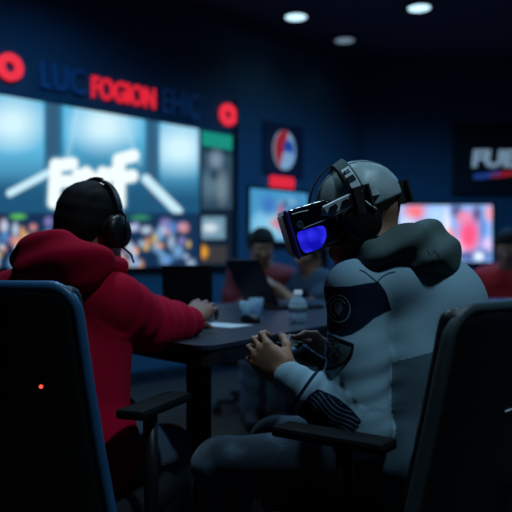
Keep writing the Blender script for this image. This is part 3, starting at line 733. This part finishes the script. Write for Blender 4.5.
# the hood lying on the shoulders
hc = P(430, 250, 1.74); s = SDF(P(330, 330, 1.5), P(480, 190, 2.0)+np.array([.08, .15, .05]), .0045)
s = SDF((.10, 1.50, .82), (.68, 2.12, 1.16), .0045)
nk = (np.array(JV['shL'])+np.array(JV['shR']))/2
front = P(354, 262, 1.70); lf = P(374, 255, 1.61); mid = P(404, 246, 1.645); rear = P(426, 243, 1.75); rr = P(426, 243, 1.93); fr = P(375, 254, 1.86)
s.cone(front, lf, .018, .027, .04); s.cone(lf, mid, .027, .044, .05); s.cone(mid, rear, .040, .048, .05); s.cone(rear, rr, .050, .036, .04); s.cone(rr, fr, .036, .028, .03); s.cone(fr, front, .028, .022, .03)
R_ = np.array([unit((.8, -.6, -.35)), sideV, unit((.25, -.2, 1))])
s.ell(P(432, 256, 1.73), (.062, .105, .046), R_, .05); s.ell(P(430, 260, 1.69), (.046, .080, .026), R_, .05)
s.cone(P(358, 260, 1.62), P(345, 266, 1.67), .013, .012, .02)
s.fold(lambda p: 0.0040*np.sin(((p-hc.astype(np.float32))@unit((.5, -.3, -.9)).astype(np.float32))*95+4.5*n3(p, 11, 5))+.003*n3(p, 28, 8))
hood = link('hood', s.mesh('hood', M['hood']), bt, True)
# cloth cap
f, l, u = F; c = A['head']; R = np.array([f, l, u]); q = lambda a, b, d: c+f*a+l*b+u*d
s = SDF(c-.16, c+.17, .004); s.ell(q(-.012, 0, .026), (.105, .088, .101), R); s.half(q(-.02, 0, .010), -u+f*-.12); s.fold(lambda p: .0008*n3(p, 120, 2))
cap = link('cap', s.mesh('cap', M['cap']), bt, True)
bm = bmesh.new()
for fy in (-.03, .03, .0):
    path = []; 
    for k in range(15):
        a = math.radians(12+k*12); x, z = math.cos(a), math.sin(a); yy = fy*math.sin(a); rr = math.sqrt(max(0, 1-(yy/.088)**2))
        path.append(q(-.012+x*.1060*rr, yy, .026+z*.1020*rr))
    nn = [unit(p_-q(-.012, 0, .026)) for p_ in path]; b_sweep(bm, path, nn, .0035, .0016)
link('cap_seam', bm_mesh('cap_seam', bm, M['threadd']), cap, True)

# ---- emblems sewn onto the jacket sleeve
bvh = BVHTree.FromPolygons([v.co for v in top.data.vertices], [p.vertices for p in top.data.polygons])
def strokes(name, lines, wpx, m, parent, lift=.0018, D=1.55):
    bm = bmesh.new()
    for ln in lines:
        pts = []
        for a, b in zip(ln, ln[1:]):
            n = max(1, int(math.hypot(b[0]-a[0], b[1]-a[1])/1.2))
            for k in range(n): pts.append((a[0]+(b[0]-a[0])*k/n, a[1]+(b[1]-a[1])*k/n))
        pts.append(ln[-1]); rows = []
        for i, (x, y) in enumerate(pts):
            x0, y0 = pts[max(i-1, 0)]; x1, y1 = pts[min(i+1, len(pts)-1)]
            if ln[0] == ln[-1] and i in (0, len(pts)-1): x0, y0 = pts[-2]; x1, y1 = pts[1]
            L = math.hypot(x1-x0, y1-y0)+1e-9; nx, ny = -(y1-y0)/L, (x1-x0)/L; row = []
            for sgn in (-1, 1):
                o = P(x+nx*wpx/2*sgn, y+ny*wpx/2*sgn, D); hit = bvh.ray_cast(Vector((o[0], o[1]-.35, o[2])), Vector((0, 1, 0)), .8)
                if hit[0] is None: row = None; break
                row.append(bm.verts.new(hit[0]+hit[1]*lift))
            rows.append(row)
        for a, b in zip(rows, rows[1:]):
            if a and b: bm.faces.new((a[0], a[1], b[1], b[0]))
    geo = bmesh.ops.solidify(bm, geom=bm.faces[:], thickness=.0012)
    o = link(name, bm_mesh(name, bm, m), parent, True); return o
def arc(cx, cy, rx, ry, a0, a1, n=24): return [(cx+rx*math.cos(math.radians(a0+(a1-a0)*i/n)), cy+ry*math.sin(math.radians(a0+(a1-a0)*i/n))) for i in range(n+1)]
def fillpoly(pts, w=1.6):                     # scanline strokes filling a convex outline
    ys = [p[1] for p in pts]; out = []; y = min(ys)+.6
    while y < max(ys)-.3:
        xs = []
        for (x0, y0), (x1, y1) in zip(pts, pts[1:]+pts[:1]):
            if (y0 > y) != (y1 > y): xs.append(x0+(x1-x0)*(y-y0)/(y1-y0))
        xs.sort()
        if len(xs) >= 2: out.append([(xs[0], y), (xs[-1], y)])
        y += w*.95
    return out
strokes('round_emblem', [arc(340, 309, 10.5, 13.5, 0, 360), arc(340, 309, 7.2, 9.5, 110, 330)], 1.2, M['thread'], top)
strokes('emblem_figure', fillpoly([(338, 303), (342, 302.5), (344, 307), (343, 312), (340, 316), (336.5, 311), (336, 306)]), 1.6, M['threadd'], top, .0026)
sh = [(323.5, 340), (333, 337.5), (352, 344), (350.5, 352), (344, 361), (333, 368.5), (327, 371), (324, 358)]
strokes('shield_patch', fillpoly(sh, 1.6), 1.7, M['threadd'], top, .0012)
strokes('patch_border', [sh+[sh[0]]], 2.4, M['navy'], top, .0028)
strokes('patch_figure', [[(329, 343), (331, 350), (328, 356), (331, 363)], [(335, 342), (333, 348), (337, 353), (332, 358), (335, 364)], [(340, 345), (337, 349), (341, 354), (337, 360)], [(329, 346), (338, 344)], [(330, 360), (340, 356)]], 1.1, M['navy'], top, .0030)
strokes('patch_stitching', [[(331, 346), (335, 351), (331, 355), (334, 361)]], 1.0, M['thread'], top, .0036)
strokes('sleeve_seam', [[(378, 282), (372, 277), (366, 272), (361, 270)], [(378, 282), (384, 277), (392, 273), (399, 272)]], .9, M['threadd'], top, .0014)
# small mark on the hood
bvh_j = bvh; hm = hood.data; bvh = BVHTree.FromPolygons([v.co for v in hm.vertices], [p.vertices for p in hm.polygons])
strokes('hood_print', [[(420, 249), (422, 255)], [(424, 255), (425, 249), (427, 254), (428, 249), (430, 256)], [(433, 251), (431, 254), (433, 257), (435, 257)]], .9, M['threadd'], hood, .0022, 1.68)
bvh = bvh_j

# ---- VR headset (its own thing)
t = empty('vr_headset', tuple(q(.15, 0, 0)), label='black VR headset with a glowing blue side window, strapped over the cap', cat='vr headset')
def vwarp(p):                                 # the shell narrows and gets lower towards the face
    k = np.clip(-p[..., 0]/.09+.35, 0, 1)
    return np.stack([p[..., 0], p[..., 1]*(1+.10*k), (p[..., 2]-.004*k)*(1+.10*k)], -1)
vc = q(.118, 0, .003)
s = SDF(vc-.17, vc+.17, .0033)
s.box(q(.118, 0, .003), (.056, .090, .056), .014, R, warp=vwarp)
s.ell(q(.0, 0, -.02), (.098, .080, .13), R, .006, 'sub')
shell = link('visor_shell', s.mesh('visor_shell', M['gloss']), t, True)
s = SDF(vc-.17, vc+.17, .003); s.box(q(.172, 0, .003), (.0065, .091, .0575), .006, R); link('front_plate', s.mesh('front_plate', M['edge']), t, True)
s = SDF(vc-.17, vc+.17, .003); s.box(q(.1785, 0, .003), (.0035, .082, .049), .0030, R); link('front_glass', s.mesh('front_glass', M['black']), t, True)
s = SDF(q(.07, 0, -.0)-.13, q(.07, 0, -.0)+.13, .004); s.box(q(.066, 0, -.004), (.022, .076, .050), .015, R); s.ell(q(-.012, 0, -.02), (.095, .076, .13), R, .006, 'sub'); link('face_cushion', s.mesh('face_cushion', M['matte']), t, True)
for sg in (1, -1):                            # blue window let into each side of the shell
    bm = bmesh.new(); pts = [(.160, -.040), (.163, -.030), (.1635, -.002), (.159, .005), (.150, .006), (.112, .005), (.100, .002), (.096, -.006), (.099, -.022), (.108, -.035), (.118, -.043), (.135, -.046), (.154, -.046)]
    lo_ = [bm.verts.new(Vector(q(a, sg*.0800, b_))) for a, b_ in pts]; hi_ = [bm.verts.new(Vector(q(a, sg*.0912, b_))) for a, b_ in pts]; bm.faces.new(lo_); bm.faces.new(hi_[::-1])
    for i in range(len(pts)): j = (i+1) % len(pts); bm.faces.new((lo_[i], lo_[j], hi_[j], hi_[i]))
    link('side_window', bm_mesh('side_window', bm, M['visor']), t, True)
    bm = bmesh.new(); b_tube(bm, [q(.146, sg*.0905, .009), q(.128, sg*.0905, .011), q(.100, sg*.089, .013), q(.072, sg*.087, .017), q(.045, sg*.087, .021)], .0010, 6); link('trim_line', bm_mesh('trim_line', bm, M['grey']), t, True)
    bm = bmesh.new(); b_tube(bm, [q(.160, sg*.0895, .047), q(.142, sg*.0895, .047), q(.122, sg*.089, .045)], .0016, 6); link('highlight_strip', bm_mesh('highlight_strip', bm, M['grey']), t, True)  # glint along the shell's upper edge modelled as a pale strip
bm = bmesh.new(); cc = [q(.149+.0065*math.cos(a), .0905, .020+.0075*math.sin(a)) for a in np.linspace(0, 2*PI, 17)]; b_tube(bm, cc, .0008, 5); lg_ = link('side_logo', bm_mesh('side_logo', bm, M['threadd']), t, True)
bm = bmesh.new(); b_tube(bm, [q(.1515, .0905, .015), q(.1505, .0905, .025), q(.146, .0905, .024), q(.149, .0905, .020), q(.145, .0905, .015)], .0008, 5); link('logo_letter', bm_mesh('logo_letter', bm, M['threadd']), t, True)
qs = lambda a, b, d: q(a+(.024 if a < .09 else -.010), b, d+.018)
# side strap plates with dark slots
for sg in (1, -1):
    bm = bmesh.new(); b_sweep(bm, [qs(.095, sg*.086, .006), qs(.06, sg*.092, .014), qs(.02, sg*.096, .020), qs(-.012, sg*.0985, .024)], [l*sg]*4, .027, .007)
    pl = link('strap_plate', bm_mesh('strap_plate', bm, M['grey']), t, True)
    bm = bmesh.new()
    for a0, a1 in ((.050, .034), (.020, .008)):
        b_sweep(bm, [qs(a0, sg*(.0965+(.066-a0)*.10), .0125+(.066-a0)*.17), qs((a0+a1)/2, sg*(.0970+(.066-(a0+a1)/2)*.10), .0145+(.066-(a0+a1)/2)*.13), qs(a1, sg*(.0965+(.066-a1)*.10), .0150+(.066-a1)*.16)], [l*sg]*3, .0100, .004)
    link('strap_slot', bm_mesh('strap_slot', bm, M['navy']), t, True)
    bm = bmesh.new(); b_box(bm, qs(-.024, sg*.101, .020), (.017, .010, .020), R, .006); link('strap_joint', bm_mesh('strap_joint', bm, M['matte']), t, True)
    bm = bmesh.new(); pp = [qs(-.03, sg*.099, .024), qs(-.06, sg*.088, .022), qs(-.09, sg*.060, .019), qs(-.115, sg*.028, .016)]; b_sweep(bm, pp, [unit(p_-q(0, 0, .02)) for p_ in pp], .017, .006)
    link('rear_strap', bm_mesh('rear_strap', bm, M['cap']), t, True)
bm = bmesh.new(); b_box(bm, qs(-.132, 0, .004), (.015, .036, .020), R, .007); link('battery_box', bm_mesh('battery_box', bm, M['matte']), t, True)
# thin band from the visor up over the front of the cap
bm = bmesh.new(); path = []
for k in range(14):
    a = math.radians(16+k*5.0); path.append(q(-.008+math.cos(a)*.118, 0, .026+math.sin(a)*.109))
path = [q(.110, 0, .045)]+path; b_sweep(bm, path, [unit(p_-q(-.012, 0, .026)) for p_ in path], .022, .005); link('top_strap', bm_mesh('top_strap', bm, M['matte']), t, True)

# ---- headphones worn over the cap
t = empty('headphones', tuple(q(-.03, 0, .13)), label='black over-ear headphones with a pale tag on the band, over the grey cap', cat='headphones')
path = []; nn = []
for k in range(25):
    a = math.radians(-2+k*184/24); p_ = q(.000+.014*math.sin(a), math.cos(a)*.106, .024+math.sin(a)*.107); path.append(p_); nn.append(unit(p_-q(-.02, 0, .02)))
bm = bmesh.new(); b_sweep(bm, path[3:22], nn[3:22], .033, .009); link('headband', bm_mesh('headband', bm, M['hood'], False), t, True)
bm = bmesh.new(); b_sweep(bm, path[:4], nn[:4], .026, .007); link('band_slider', bm_mesh('band_slider', bm, M['matte']), t, True)
bm = bmesh.new(); b_sweep(bm, path[21:], nn[21:], .026, .007); link('band_slider', bm_mesh('band_slider', bm, M['matte']), t, True)
bm = bmesh.new(); pp = [p_+n_*.0055 for p_, n_ in zip(path[2:8], nn[2:8])]; b_sweep(bm, pp, nn[2:8], .022, .003); tg = link('pale_tag', bm_mesh('pale_tag', bm, M['grey']), t, True); tg['label'] = 'pale grey tag with dark marks'
me, Vt, wd = letters('tag_print', 'EZ', .02, M['navy'], .0006, .0006)
pc = path[6]+nn[6]*.0082; tn = nn[6]; tu_ = unit(path[7]-path[5]); tr = np.cross(tu_, tn); Rt = np.array([tr, tu_, tn])
Vt = Vt*np.array([.016/wd[0], .009/wd[1], 1]); me.vertices.foreach_set('co', (pc+Vt@Rt).ravel()); me.update(); link('tag_print', me, t, True)
bm = bmesh.new(); b_sweep(bm, [path[4]+nn[4]*.0078, path[5]+nn[5]*.0078], nn[4:6], .019, .0015) ; link('tag_bar', bm_mesh('tag_bar', bm, M['navy']), t, True)
for sg in (1, -1):
    bm = bmesh.new(); ax = unit(l*sg+f*.02); b_lathe(bm, [(0, 0), (.040, 0), (.044, .006), (.044, .018), (.038, .026), (.020, .029), (0, .029)], q(.012, sg*.083, -.016), ax, 28)
    cu = link('ear_cup', bm_mesh('ear_cup', bm, M['black'], True), t, True)
    bm = bmesh.new(); b_lathe(bm, [(.026, .0), (.041, -.002), (.043, -.010), (.036, -.016), (.024, -.014)], q(.012, sg*.083, -.016), ax, 28); link('ear_cushion', bm_mesh('ear_cushion', bm, M['matte'], True), t, True)
    bm = bmesh.new(); b_tube(bm, [q(-.002, sg*.107, .034), q(-.010, sg*.114, .018), q(-.022, sg*.113, .004)], .0022, 8); link('cup_hinge', bm_mesh('cup_hinge', bm, M['grey'], True), t, True)

# ---- gamepad in his hands
gp = (np.array(JV['wrL'])+np.array(JV['wrR']))/2+np.array([-.052, .0, .030]); gr = unit((np.array(JV['wrR'])-np.array(JV['wrL']))*np.array([1, 1, .3])); gu = unit(np.array([.3, -.1, 1.])); gf = np.cross(gu, gr); gf = unit(gf); gu = np.cross(gr, gf)
RG = np.array([gr, gf, gu]); g_ = lambda a, b_, d: gp+gr*a+gf*b_+gu*d
t = empty('gamepad', tuple(gp), label='black gamepad gripped in both hands of the headset wearer', cat='game controller')
s = SDF(gp-.14, gp+.14, .003); s.box(gp, (.052, .028, .016), .014, RG, .01)
for sg in (1, -1):
    s.ell(g_(sg*.048, .002, 0), (.028, .030, .018), RG, .015); s.cone(g_(sg*.056, -.010, -.002), g_(sg*.070, -.062, -.012), .019, .014, .02); s.cone(g_(sg*.045, .028, -.002), g_(sg*.060, .026, -.002), .009, .008, .01)
link('controller_shell', s.mesh('controller_shell', M['black']), t, True)
for sg, b_ in ((-1, .006), (1, -.014)):
    bm = bmesh.new(); b_lathe(bm, [(.005, .012), (.005, .022), (.0085, .024), (.0085, .027), (0, .0265)], g_(sg*.030 if sg == 1 else sg*.048, b_, 0), gu, 14); link('thumbstick', bm_mesh('thumbstick', bm, M['matte'], True), t, True)
for k in range(4):
    a = k*PI/2; bm = bmesh.new(); b_lathe(bm, [(.0042, .012), (.0042, .019), (0, .0196)], g_(.050+.009*math.cos(a), .006+.009*math.sin(a), 0), gu, 10); link('button', bm_mesh('button', bm, M['metal'], True), t, True)

# chair of the headset wearer: faces away to the wall of screens
rzV = math.atan2(.6, -.8)-PI/2
ch = make_chair('black high-armed office chair under the person with the VR headset', (.35, 1.66, 0), rzV, bw=.64, bh=.66, top=.915, arms=.655, tilt=.10, pipe='slate')
bm = bmesh.new(); pth = []
for k in range(13):
    x = -.10+.30*k/12; z = .700+.030*(k/12)**1.5; pth.append((x, -.23+.7*x*x-.10*(z-.585)-.0265, z))
b_tube(bm, pth, .0022, 6); link('back_seam', bm_mesh('back_seam', bm, M['grey'], True), ch)

# ================================================================== player in the red hoodie
JR = dict(hip=(-.50, 1.80, .53), shL=(-.665, 1.93, .905), shR=(-.355, 1.82, .900),
          elL=(-.58, 2.14, .835), wrL=P(178, 316, 2.33), elR=P(147, 323, 1.95), wrR=P(190, 321, 2.13),
          knL=(-.44, 2.22, .51), knR=P(166, 450, 2.08), anL=(-.42, 2.25, .10), anR=(-.22, 2.15, .10),
          head=P(93, 225, 1.96), hf=(.52, .85, -.08), hu=(0, .10, 1))
aR, bR, cR = [np.array(JR[k]) for k in ('shR', 'elR', 'wrR')]
def foldR(p):
    n = n3(p, 12, 14); df, tf, _ = segdist(p, bR, cR); du, tu, _ = segdist(p, aR, bR)
    return .005*np.sin(p[..., 2]*30+5*n3(p, 5, 2)+p[..., 0]*18)+.0022*np.sin(tf*24+4*n)*(df < .1)+.0025*np.sin(tu*16+3*n)*(du < .1)
rt, AR, FR, rtop = person('person in a red hooded sweatshirt and dark headset seen from behind', JR, dict(skin=M['skindk'], top=M['red'], legs=M['jeans']), h=.006, body_h=.005, fold=foldR, fat=1.12, topname='hoodie', slv=.013,
    hand_dirs=dict(R=dict(d=(.30, .60, .32), n=(.10, -.50, .9), up=(-1, .2, 0), curl=1.0, z=1.05), L=dict(d=(.55, .3, -.2), n=(0, -.1, 1), up=(.5, -1, 0), curl=.7, z=1.05)))
s = SDF((-.78, 1.60, .84), (-.20, 2.12, 1.14), .006)       # hood fallen on the back
for a, b_, ra, rb in ((P(30, 262, 1.84), P(62, 256, 1.74), .036, .040), (P(62, 256, 1.74), P(94, 262, 1.76), .040, .034), (P(94, 262, 1.76), P(114, 270, 1.86), .034, .028), (P(114, 270, 1.86), P(108, 266, 2.0), .028, .025), (P(28, 256, 1.84), P(58, 256, 2.0), .040, .028)):
    s.cone(a, b_, ra, rb, .03)
s.ell(P(60, 266, 1.735), (.118, .050, .075), np.eye(3), .04); s.ell(P(40, 246, 1.80), (.05, .05, .035), np.eye(3), .04)
s.fold(lambda p: .006*np.sin(p[..., 2]*60+5*n3(p, 8, 5)-p[..., 0]*20)+.003*n3(p, 25, 3))
link('hood', s.mesh('hood', M['red']), rt, True)
hair(rt, AR, FR, M['hair'], .005, grow=.004, low=-.045)
f, l, u = FR; c = AR['head']; R = np.array([f, l, u]); q = lambda a, b, d: c+f*a+l*b+u*d
t = empty('gaming_headset', tuple(q(0, 0, .12)), label='black gaming headset on the person in the red sweatshirt', cat='headphones')
path = []; nn = []
for k in range(25):
    a = math.radians(-5+k*190/24); p_ = q(.004, math.cos(a)*.093, .012+math.sin(a)*.113); path.append(p_); nn.append(unit(p_-q(0, 0, .02)))
bm = bmesh.new(); b_sweep(bm, path, nn, .026, .010); link('headband', bm_mesh('headband', bm, M['black']), t, True)
bm = bmesh.new(); b_sweep(bm, [p_+n_*.007 for p_, n_ in zip(path[10:15], nn[10:15])], nn[10:15], .012, .004); link('band_ridge', bm_mesh('band_ridge', bm, M['matte']), t, True)
for sg in (1, -1):
    ax = unit(l*sg); bm = bmesh.new(); b_lathe(bm, [(0, .0), (.043, 0), (.045, .006), (.045, .018), (.036, .026), (0, .029)], q(-.002, sg*.084, -.026), ax, 24); link('ear_cup', bm_mesh('ear_cup', bm, M['black'], True), t, True)
    bm = bmesh.new(); b_lathe(bm, [(.024, .0), (.042, -.001), (.044, -.01), (.036, -.016), (.024, -.012)], q(-.002, sg*.084, -.026), ax, 24); link('ear_cushion', bm_mesh('ear_cushion', bm, M['matte'], True), t, True)
    bm = bmesh.new(); b_tube(bm, [q(.004, sg*.100, .035), q(.0, sg*.121, .010), q(-.004, sg*.126, -.025), q(-.002, sg*.121, -.060), q(0, sg*.108, -.070)], .0040, 8); link('cup_arm', bm_mesh('cup_arm', bm, M['metal'], True), t, True)
bm = bmesh.new(); b_tube(bm, [q(.0, -.10, -.06), q(.04, -.105, -.085), q(.09, -.07, -.10)], .003, 8); link('microphone_boom', bm_mesh('microphone_boom', bm, M['black'], True), t, True)
rzR = math.atan2(.93, .35)-PI/2
make_chair('dark office chair with a pale blue edge and tiny red light, under the red sweatshirt', (-.52, 1.80, 0), rzR, bw=.54, bh=.70, top=.95, arms=.665, tilt=.06, led=(.16, .735))

# ================================================================== three people further back
def bg(label, base, face, headpx, mats, arms, topname='shirt', long_sleeve=True, long=False, hz=0, group=None, lean=.06):
    f2 = unit((face[0], face[1], 0)); sd = np.array([-f2[1], f2[0], 0]); b = np.array([base[0], base[1], 0.]); U = np.array([0, 0, 1.])
    sc = b+f2*lean+U*(.98+hz)
    J = dict(hip=b+U*.56, shL=sc+sd*.17, shR=sc-sd*.17, head=sc+U*.20+f2*.04, hf=f2+np.array([0, 0, -.25]), hu=U+f2*.2)
    for s_, sg in (('L', 1), ('R', -1)):
        e, w_ = arms[s_]
        J['el'+s_] = sc+sd*(sg*.20)+f2*e[0]+sd*sg*e[1]+U*e[2]; J['wr'+s_] = sc+sd*(sg*.20)+f2*w_[0]+sd*sg*w_[1]+U*w_[2]
        J['kn'+s_] = b+f2*.43+sd*sg*.11+U*.53; J['an'+s_] = b+f2*.45+sd*sg*.11+U*.10
    t, A_, F_, tp = person(label, J, mats, h=.010, long_sleeve=long_sleeve, topname=topname, group=group, fold=lambda p: .004*np.sin(p[..., 2]*30+4*n3(p, 6, 2)), hoodie=False, body_h=.007)
    hair(t, A_, F_, M['hair'], .007, grow=.012, long=long); eyes(t, A_, F_); return t
bg('dark-haired person in a maroon shirt behind the open laptop', (.03, 4.75), (.1, -1), None, dict(skin=M['skin'], top=M['shirtm'], legs=M['jeans']),
   dict(L=((.05, .04, -.27), (.26, -.08, -.15)), R=((.05, .04, -.27), (.26, -.06, -.15))), hz=-.08)
bg('person in a dark top leaning bare forearms on the table beyond the gamepad', (.52, 4.62), (-.85, -.55), None, dict(skin=M['skin'], top=M['shirtd'], legs=M['jeans']),
   dict(L=((.22, .0, -.16), (.32, -.14, -.02)), R=((.20, .02, -.16), (.36, -.10, -.14))), long_sleeve=False, long=True, hz=-.12, lean=.18)
bg('black-haired person in a red shirt seated behind the violet desk', (1.66, 4.62), (-.5, -.87), None, dict(skin=M['skin'], top=M['redtee'], legs=M['jeans']),
   dict(L=((.10, .02, -.24), (.28, -.06, -.15)), R=((.14, .05, -.22), (.30, .03, -.14))), long_sleeve=False, hz=-.09)
c0 = make_chair('dark office chair beneath the person in the maroon shirt', (.03, 4.77, 0), math.atan2(-1, .1)-PI/2, top=.86, bh=.5)
for lb, loc, rz in (('dark office chair beneath the person leaning bare forearms', (.58, 4.66, 0), math.atan2(-.55, -.85)-PI/2), ('dark office chair beneath the black-haired person in red', (1.66, 4.63, 0), math.atan2(-.87, -.5)-PI/2)):
    c1 = copy_tree(c0); c1.location = loc; c1.rotation_euler = (0, 0, rz); c1['label'] = lb

# ================================================================== things on the table
def laptop(label, loc, rz, w=.33, d=.23, lid=105):
    t = empty('laptop', loc, rz, label, 'laptop')      # screen faces local -Y
    bm = bmesh.new(); b_box(bm, (0, -d/2, .009), (w/2, d/2, .008), None, .004); bs = link('keyboard_base', bm_mesh('keyboard_base', bm, M['black']), t)
    bm = bmesh.new()
    for r_ in range(5):
        for k in range(13): b_box(bm, (-w/2+.03+k*(w-.06)/12, -.04-r_*.022, .0182), (.0095, .0085, .0012), None, 0)
    link('keys', bm_mesh('keys', bm, M['matte']), t)
    a = math.radians(lid-90); Rl = np.array([(1, 0, 0), (0, math.cos(a), -math.sin(a)), (0, math.sin(a), math.cos(a))])
    bm = bmesh.new(); b_box(bm, np.array([0, 0, .02])+Rl[2]*d*.5+np.array([0, .004, 0]), (w/2, .004, d/2), Rl, .003); link('lid', bm_mesh('lid', bm, M['black']), t)
    bm = bmesh.new(); b_box(bm, np.array([0, 0, .02])+Rl[2]*d*.5-Rl[1]*.0045+np.array([0, .004, 0]), (w/2-.012, .0006, d/2-.012), Rl, 0); link('screen', bm_mesh('screen', bm, M['gloss']), t)
    return t
laptop('black laptop with open lid just behind the hand of the red sweatshirt person', (-.285, 2.98, TT), math.radians(178), .21, .19, 100)
laptop('tilted black laptop in the middle of the table below the small wall monitor', (.03, 3.40, TT), math.radians(118), .34, .24, 118)
bm = bmesh.new(); b_box(bm, (0, 0, .0012), (.06, .085, .001), None, 0)
o = tag(link('paper_sheet', bm_mesh('paper_sheet', bm, M['paper'])), 'white sheet of paper on the table beside the sleeve of the red sweatshirt', 'paper'); o.location = (-.115, 2.46, TT); o.rotation_euler = (0, 0, .9)
t = empty('water_bottle', tuple(P(298, 322, 2.58)*np.array([1, 1, 0])+np.array([0, 0, TT])), label='clear pale blue plastic bottle standing near the table edge', cat='bottle')
bm = bmesh.new(); b_lathe(bm, [(0, .001), (.030, .001), (.033, .008), (.033, .030), (.031, .034), (.033, .038), (.033, .070), (.026, .084), (.014, .094), (.013, .104)], seg=24); link('bottle_body', bm_mesh('bottle_body', bm, M['glass'], True), t)
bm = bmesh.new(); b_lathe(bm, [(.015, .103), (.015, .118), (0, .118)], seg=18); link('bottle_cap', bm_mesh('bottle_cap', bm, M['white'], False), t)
bm = bmesh.new(); b_lathe(bm, [(.0337, .042), (.0337, .066)], seg=24); link('bottle_label', bm_mesh('bottle_label', bm, M['thread'], True), t)
for lb, px, D in (('low clear tumbler beside the tilted laptop', 256, 2.95), ('low clear tumbler in front of its twin near the tilted laptop', 247, 2.72)):
    t = empty('glass_tumbler', tuple(P(px, 300, D)*np.array([1, 1, 0])+np.array([0, 0, TT])), label=lb, cat='glass')
    bm = bmesh.new(); b_lathe(bm, [(0, .001), (.026, .001), (.031, .07), (.029, .07), (.024, .008), (0, .008)], seg=20); link('tumbler_body', bm_mesh('tumbler_body', bm, M['glass'], True), t)
s = SDF((-.05, -.07, -.01), (.05, .07, .05), .004); s.ell((0, 0, .008), (.031, .055, .028), None, .005); s.half((0, 0, .001), (0, 0, -1))
o = tag(link('computer_mouse', s.mesh('computer_mouse', M['black'])), 'black computer mouse on the table in front of the tumblers', 'mouse'); o.location = (-.02, 2.60, TT); o.rotation_euler = (0, 0, .5)
